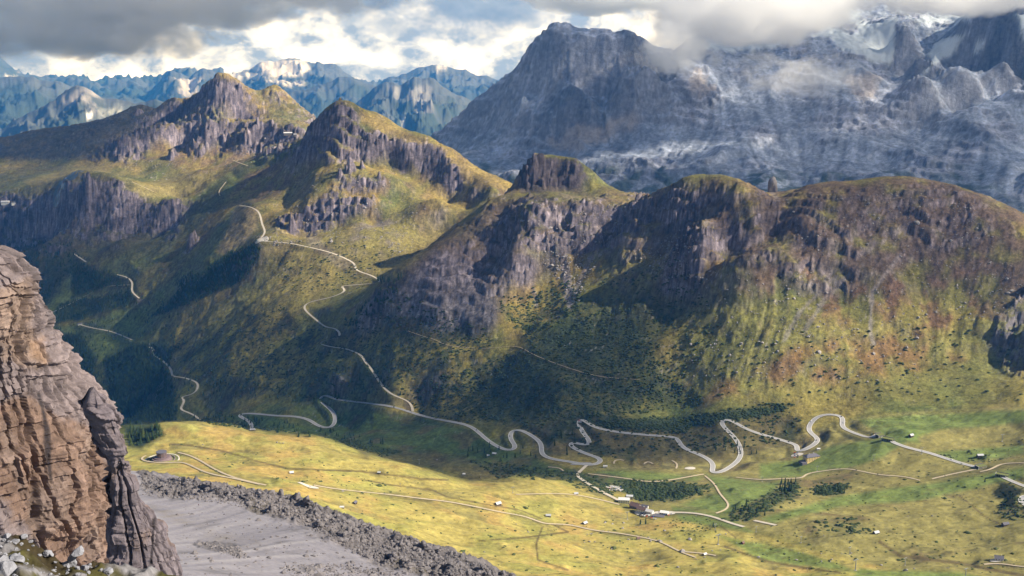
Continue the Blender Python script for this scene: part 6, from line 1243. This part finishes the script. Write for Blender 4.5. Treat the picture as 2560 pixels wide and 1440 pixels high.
CL = lerp3(CL, np.array([0.20, 0.17, 0.15]), sstep(0.1, 1.0, over))
o = mesh_np('rock_ledge', np.stack([XL, RY, ZL], -1), grid_faces(*XL.shape), np.clip(CL * (1 + 0.5 * fbm(XL, RY, 0.15, 3, 805)[..., None]), .01, .7)); o.data.materials.append(mat_ground('ledge_rock', 9.0, 0.3, 0.8, 14.0, 0.03)); tag(o, kind='structure')
def ledge_at(u, v):
    q, s = ray(u, v); ci = int(np.clip(np.interp(u, lq_u, np.arange(len(lq_u))), 0, 299)); d = ZL[:, ci] - (CAM_Z + s * RY[:, ci]); k = int(np.argmax(d >= 0)) if (d >= 0).any() else int(np.argmax(d)); y = rowsY[k]
    return Vector((float(q) * y, y, float(ZL[k, ci])))
M_lr = mat_ground('white_rock', 5.0, 0.2, 0.9, 9.0, 0.03)
WR = []
for k in range(6):
    bm = rock_bm(300 + k, 4, .02); bmesh.ops.scale(bm, vec=(1, 1, 1), verts=bm.verts); v_, f_ = bm_arrays(bm); bm.free()
    v_ = v_ * (1 + 0.10 * fbm(v_[:, 0] * 1.0 + v_[:, 2], v_[:, 1] + v_[:, 2] * .7, .55, 5, 810 + k)[:, None] * 2)
    ob = mesh_np('rock', v_, f_, np.ones((len(v_), 3)) * np.array([0.27, 0.27, 0.295]) * (1 + 0.5 * fbm(v_[:, 0], v_[:, 1] + v_[:, 2], .4, 4, 820 + k)[:, None]), smooth=False, link=False); ob.data.materials.append(M_lr); WR.append(ob.data); bpy.data.objects.remove(ob)
def lrock(u, v, px, lab, grp, q=(1, 1, .7), k=None, lift=0.25):
    p = ledge_at(u, v); s = px * p.y / FPX; o = bpy.data.objects.new('rock', WR[int(RNG.integers(0, 6)) if k is None else k]); COL.objects.link(o); o.location = p + Vector((0, 0, s * lift)); o.scale = (s * q[0], s * q[1], s * q[2]); o.rotation_euler = (RNG.uniform(-.4, .4), RNG.uniform(-.4, .4), RNG.uniform(0, 6.28)); tag(o, lab, 'rock', grp); return o
RG = 'pale rocks on the mossy ledge'
for a in [(40,1405,26,'large pale rock with cracked face, left of the dark moss'), (15,1432,30,'big white rock in the bottom left corner'), (5,1405,20,'rounded pale rock cut by the left edge'), (60,1350,13,'flat pale rock at the top of the mossy slope'), (18,1345,12,'pale rock on the upper left lip of the ledge'), (40,1360,10,'small pale slab under the upper lip'), (170,1408,18,'pale rock right of the dark moss patch'), (120,1392,14,'bluish slab leading to the mushroom shaped rock'), (215,1425,16,'grey rock low on the right of the ledge'), (270,1434,15,'grey block on the outer right lip of the ledge')]: lrock(*a, RG)
for (u, v) in in_poly([(0,1345),(80,1358),(160,1395),(300,1430),(300,1442),(0,1442)], 70, RNG): lrock(u, v, RNG.uniform(2.5, 7), 'fist sized pale stone strewn over the moss', 'small stones on the ledge')
# rock with an overhanging head
p = ledge_at(170, 1394); mr = empty('mushroom_rock', p, 0, 'pale rock with an overhanging head above the ledge', 'rock'); k_ = 13.6 / FPX
for nm, dx, dz, sx, sz, kk in (('foot', 0, -2, 30, 20, 0), ('neck', 10, 16, 13, 20, 2), ('head', 28, 42, 22, 13, 4)):
    o = bpy.data.objects.new(nm, WR[kk]); COL.objects.link(o); o.parent = mr; o.location = (dx * k_, 0, dz * k_); o.scale = (sx * k_, sx * k_ * .8, sz * k_); o.rotation_euler = (0.1, -0.35 if nm == 'head' else 0.2, 0.4 * kk)
# ================================================================== air
def haze_box():
    x0, x1, y0, y1, z0, z1 = -21000, 21000, -3000, 32000, -1450, 1720
    v = [(x, y, z) for z in (z0, z1) for y in (y0, y1) for x in (x0, x1)]
    f = [(0, 2, 3, 1), (4, 5, 7, 6), (0, 1, 5, 4), (2, 6, 7, 3), (0, 4, 6, 2), (1, 3, 7, 5)]
    me = bpy.data.meshes.new('haze'); me.from_pydata(v, [], f); o = bpy.data.objects.new('haze', me); COL.objects.link(o)
    m = bpy.data.materials.new('haze_air'); m.use_nodes = True; t = m.node_tree; t.nodes.clear()
    ou = t.nodes.new('ShaderNodeOutputMaterial'); pv = t.nodes.new('ShaderNodeVolumePrincipled')
    pv.inputs['Color'].default_value = (0.06, 0.34, 1.0, 1); pv.inputs['Density'].default_value = HAZE; pv.inputs['Anisotropy'].default_value = 0.0
    pv.inputs['Absorption Color'].default_value = (0.9, 0.95, 1.0, 1)
    t.links.new(pv.outputs[0], ou.inputs['Volume']); me.materials.append(m); tag(o, kind='stuff')
HAZE = 1 / 38000.0
haze_box()
